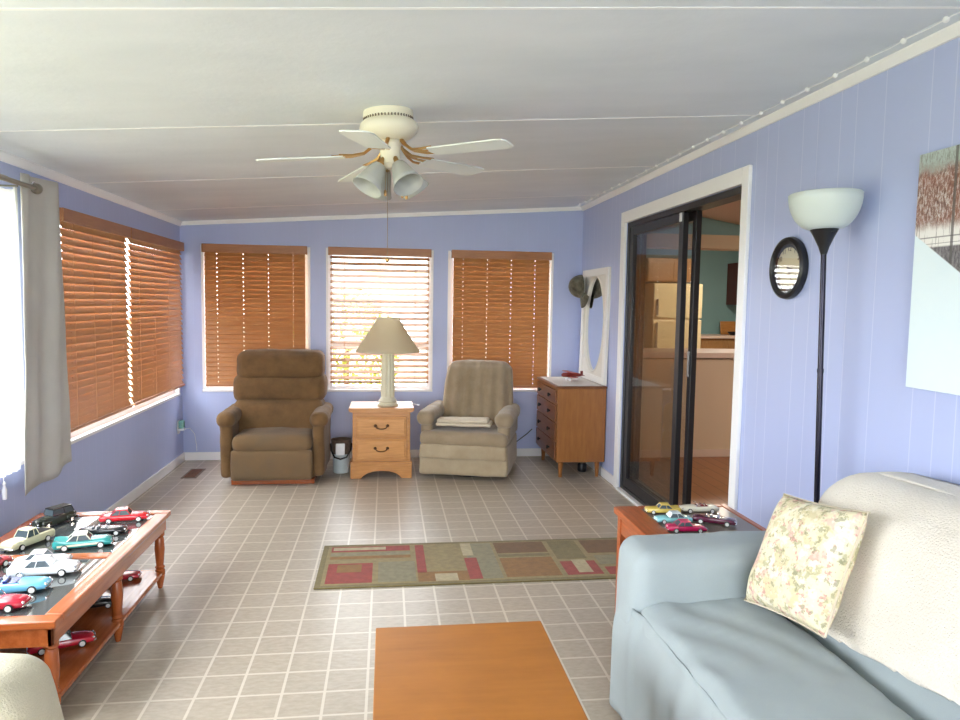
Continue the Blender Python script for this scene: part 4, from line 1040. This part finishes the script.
def sm(v, a, c): v = min(1, max(0, (v-a)/(c-a))); return v*v*(3-2*v)
# skirt with soft vertical folds along the front
def sk(u, v):
    y = sy0 + (sy1-.01-sy0)*u
    z = .430 - .412*v
    f = math.sin(y*38+1.5*math.sin(y*7))*.5+.5*noise.noise(Vector((y*9, v*1.2, 3)))
    edge = max(0, (y-(sy1-.1))/.1)
    top = .844 - .014*sm(y, 2.17, 2.23)
    return (top - .020*sm(v, 0, .35) - .012*v*f + .035*edge*edge - .010*f*(.1+v), y - .0*v, z + .004*f)
b = B(); b.grid(sk, 190, 14); b.build('skirt', m_blueslip, sf, 'all', solid=.004)
def crs(u, v):
    return (0, 0, 0)
# folds where the slipcover is tucked into the corner of the seat
# throw over the back
def sm(v, a, c): v = min(1, max(0, (v-a)/(c-a))); return v*v*(3-2*v)
def thline(x, y): return max(max(.484, .484+(1.87-y)*.115) + .004*math.sin(y*31), .484 + .18*sm(y, 2.13, 2.185)) + .16*sm(x, 1.5, 1.7)
def keep(q): return any(v.z > thline(v.x, v.y)+1e-4 for v in q) and all(v.y > sy0+.35 for v in q)
def thf(w):
    w = bkf(w)
    n_ = noise.noise(Vector((w.x*5, w.y*3.2, w.z*5)))
    o_ = Vector((w.x - (.006+.006*n_)*min(1, max(0, (1.78-w.x)/.12)), w.y, w.z + .006 + .006*noise.noise(Vector((w.y*4, 2, 1)))))
    o_.z = max(o_.z, thline(o_.x, o_.y))
    return o_
b = B(); b.soft(1.316, 1.797, sy0+.14, 2.234, .3, .900, .115, .02, puff=(.013, .003, .022), ns=.004, nf=4, seed=7, fn=thf, keep=keep)
tag(b.build('throw_blanket', m_throw, None, 'all', solid=.006), 'cream boucle throw blanket draped over the back of the blue-grey sofa', 'blanket')

# floral pillow
pw = bpy.data.objects.new('throw_pillow', None); COL.objects.link(pw)
tag(pw, 'cream floral throw pillow leaning against the throw in the corner of the sofa', 'pillow')
A = {'TL': Vector((1.345, 2.195, .852)), 'TR': Vector((1.37, 1.868, .840)), 'BR': Vector((1.215, 1.775, .505)), 'BL': Vector((1.185, 2.165, .512))}
ctr = sum(A.values(), Vector())/4
ez_ = ((A['TL']+A['TR'])/2-(A['BL']+A['BR'])/2); hh_ = ez_.length; ez_.normalize()
ey_ = ((A['TL']+A['BL'])/2-(A['TR']+A['BR'])/2); ww_ = ey_.length; ey_ = (ey_-ey_.dot(ez_)*ez_).normalized(); ex_ = ey_.cross(ez_)
pm_ = Matrix((ex_, ey_, ez_)).transposed().to_4x4(); pm_.translation = ctr
pw.matrix_world = pm_
def pil(sg):
    def f(u, v):
        a, c2 = u*2-1, v*2-1
        y = a*ww_/2; z = c2*hh_/2
        pinch = 1-.05*(1-a*a)*abs(c2)**3; y2 = a*ww_/2*(1-.05*(1-c2*c2)); z2 = c2*hh_/2*(1-.05*(1-a*a))
        th_ = .068*((1-a**4)*(1-c2**4))**.6
        return (sg*th_ + .004*noise.noise(Vector((y*14, z*14, sg))), y2, z2)
    return f
b = B(); b.grid(pil(-1), 30, 30); b.grid(pil(1), 30, 30)
o = b.build('cover', m_floral, pw, 'all')
bm = bmesh.new(); bm.from_mesh(o.data); bmesh.ops.remove_doubles(bm, verts=bm.verts, dist=.009*.5); bmesh.ops.recalc_face_normals(bm, faces=bm.faces); bm.to_mesh(o.data); bm.free()
b = B(); pts = []
for k in range(40):
    e = k//10; q = (k % 10)/10*2-1
    a, c2 = ((q, -1), (1, q), (-q, 1), (-1, -q))[e]
    pts.append((0, a*ww_/2*(1-.05*(1-c2*c2)), c2*hh_/2*(1-.05*(1-a*a))))
pts.append(pts[0]); b.tube(pts, .0035, 6, cap=False); b.build('piping', m_cloth, pw, True)

# ------------------------------------------------------------------ beige upholstered sofa arm, lower left
bs = thing('beige_sofa', 'beige woven sofa at the lower left corner, only its rounded arm showing', 'sofa', (0, 0, 0))
def flare(w):
    f = max(0, (.6-w.z)/.6)
    return Vector((w.x + (.09*f**.9 if w.x > -1.2 else 0), w.y + (.05*f if w.y > 1.7 else 0), w.z + .004*noise.noise(w*9)))
b = B(); b.soft(-1.70, -.80, 1.56, 1.80, .03, .606, .06, .022, puff=(.01, .01, .006), ns=.006, nf=5, seed=11, fn=flare); b.build('arm', m_beigefab, bs, 'all')
b = B(); b.soft(-1.72, -.78, -.3, 1.52, .05, .45, .06, .04, puff=(0, 0, .02), ns=.006); b.build('seat', m_beigefab, bs, 'all')
b = B(); b.soft(-1.75, -1.50, -.3, 1.53, .455, .85, .08, .04, puff=(.02, 0, .01), ns=.006); b.build('backrest', m_beigefab, bs, 'all')
b = B(); b.soft(-1.70, -.78, -.58, -.32, .03, .60, .07, .04, ns=.006, seed=12); b.build('arm', m_beigefab, bs, 'all')

# ------------------------------------------------------------------ outdoors
m_lawn = base_mat('lawn_green', (150, 152, 128), .9)
_n = nz(m_lawn, obj_coord(m_lawn), 3, 5); Lk(m_lawn, ramp(m_lawn, _n, [(.3, (140, 146, 112)), (.7, (188, 180, 150))]), P(m_lawn).inputs['Base Color'])
b = B(); b.box(-40, 40, -30, 60, -.35, -.3); struct(b.build('ground', m_lawn))
m_leaf = base_mat('shrub_leaf', (150, 160, 50), .7)
_n = nz(m_leaf, obj_coord(m_leaf), 4, 4); Lk(m_leaf, ramp(m_leaf, _n, [(.3, (110, 132, 40)), (.7, (196, 186, 70))]), P(m_leaf).inputs['Base Color'])
def shrub(x, y, r, h, label, nleaf=900, sd=0):
    rnd = random.Random(sd)
    t = thing('shrub', label, 'shrub', (x, y, -.3))
    b = B()
    for k in range(nleaf):
        a = rnd.uniform(0, 2*PI); u = rnd.uniform(-.9, 1); rr = rnd.uniform(.75, 1.0)
        s_ = math.sqrt(1-u*u)
        c0 = Vector((r*rr*s_*math.cos(a), r*rr*s_*math.sin(a), h*.55+h*.45*u*rr))
        M = Matrix.Translation(c0) @ Matrix.Rotation(rnd.uniform(0, 6), 4, 'Z') @ Matrix.Rotation(rnd.uniform(-1.2, 1.2), 4, 'X')
        L_ = rnd.uniform(.05, .09)
        b.add([(0, -L_, 0), (L_*.4, 0, .01), (0, L_, 0), (-L_*.4, 0, .01)], [(0, 1, 2, 3)], M)
    b.build('foliage', m_leaf, t)
    b = B(); b.tube([(0, 0, 0), (.03, .02, h*.6)], [.05, .03], 8); b.build('stem', m_walnut_d, t)
shrub(-.55, 9.6, .75, 1.95, 'yellow-green shrub outside the middle back window', 1500, 1)
shrub(-3.3, 3.0, .6, 1.2, 'pale green shrub outside the left front window', 900, 2)
hs_ = thing('neighbour_house', 'pale neighbouring house seen through the middle back window', 'house', (2.2, 20, -.3))
b = B(); b.box(-5, 5, 0, 5, 0, 2.6); b.build('wall', base_mat('pale_siding', (226, 214, 206), .8), hs_)
b = B(); b.prism([(-.4, 2.6), (5.4, 2.6), (2.5, 4.0)], -5.4, 5.4, 'x'); b.build('roof', base_mat('grey_shingles', (150, 146, 142), .9), hs_)

# ------------------------------------------------------------------ light
w = bpy.data.worlds.new('World'); sc.world = w; w.use_nodes = True
bg = w.node_tree.nodes['Background']; bg.inputs[0].default_value = (.92, .96, 1.0, 1); bg.inputs[1].default_value = 7.0
def portal(x, y, z, rot, sx, sy):
    l = bpy.data.lights.new('window_portal', 'AREA'); l.shape = 'RECTANGLE'; l.size = sx; l.size_y = sy
    l.cycles.is_portal = True
    o = bpy.data.objects.new('window_portal', l); COL.objects.link(o); o.location = (x, y, z); o.rotation_euler = rot
for x0, x1, z0, z1 in WIN_B: portal((x0+x1)/2, YB+.125, (z0+z1)/2, (-PI/2, 0, 0), x1-x0, z1-z0)
for y0, y1, z0, z1 in WIN_L: portal(XL-.125, (y0+y1)/2, (z0+z1)/2, (0, -PI/2, 0), z1-z0, y1-y0)
for x0, x1, z0, z1 in WIN_F: portal((x0+x1)/2, YF-.125, (z0+z1)/2, (PI/2, 0, 0), x1-x0, z1-z0)

# ------------------------------------------------------------------ camera
f_px = 713.0
vy = Vector((387-480, f_px, -(302-360))).normalized()   # room's +y in camera (right, forward, up)
zz_ = Vector((.005, 0, 1)); zz_ = (zz_ - zz_.dot(vy)*vy).normalized(); xx_ = vy.cross(zz_)
# columns of camera axes in world: right, up, back
right = Vector((xx_.x, vy.x, zz_.x)); fwd = Vector((xx_.y, vy.y, zz_.y)); up = Vector((xx_.z, vy.z, zz_.z))
cm = Matrix((right, up, -fwd)).transposed().to_4x4(); cm.translation = Vector((0, 0, 1.45))
cam = bpy.data.cameras.new('camera'); cam.sensor_width = 36; cam.lens = f_px/960*36; cam.clip_start = .05; cam.clip_end = 200
co = bpy.data.objects.new('camera', cam); COL.objects.link(co); co.matrix_world = cm; sc.camera = co

sc.view_settings.view_transform = 'Standard'; sc.view_settings.look = 'None'; sc.view_settings.gamma = 1
sc.view_settings.use_curve_mapping = False
sc.view_settings.exposure = 1.02
sc.cycles.max_bounces = 10; sc.cycles.diffuse_bounces = 6; sc.cycles.glossy_bounces = 4; sc.cycles.transparent_max_bounces = 12
sc.cycles.sample_clamp_indirect = 8
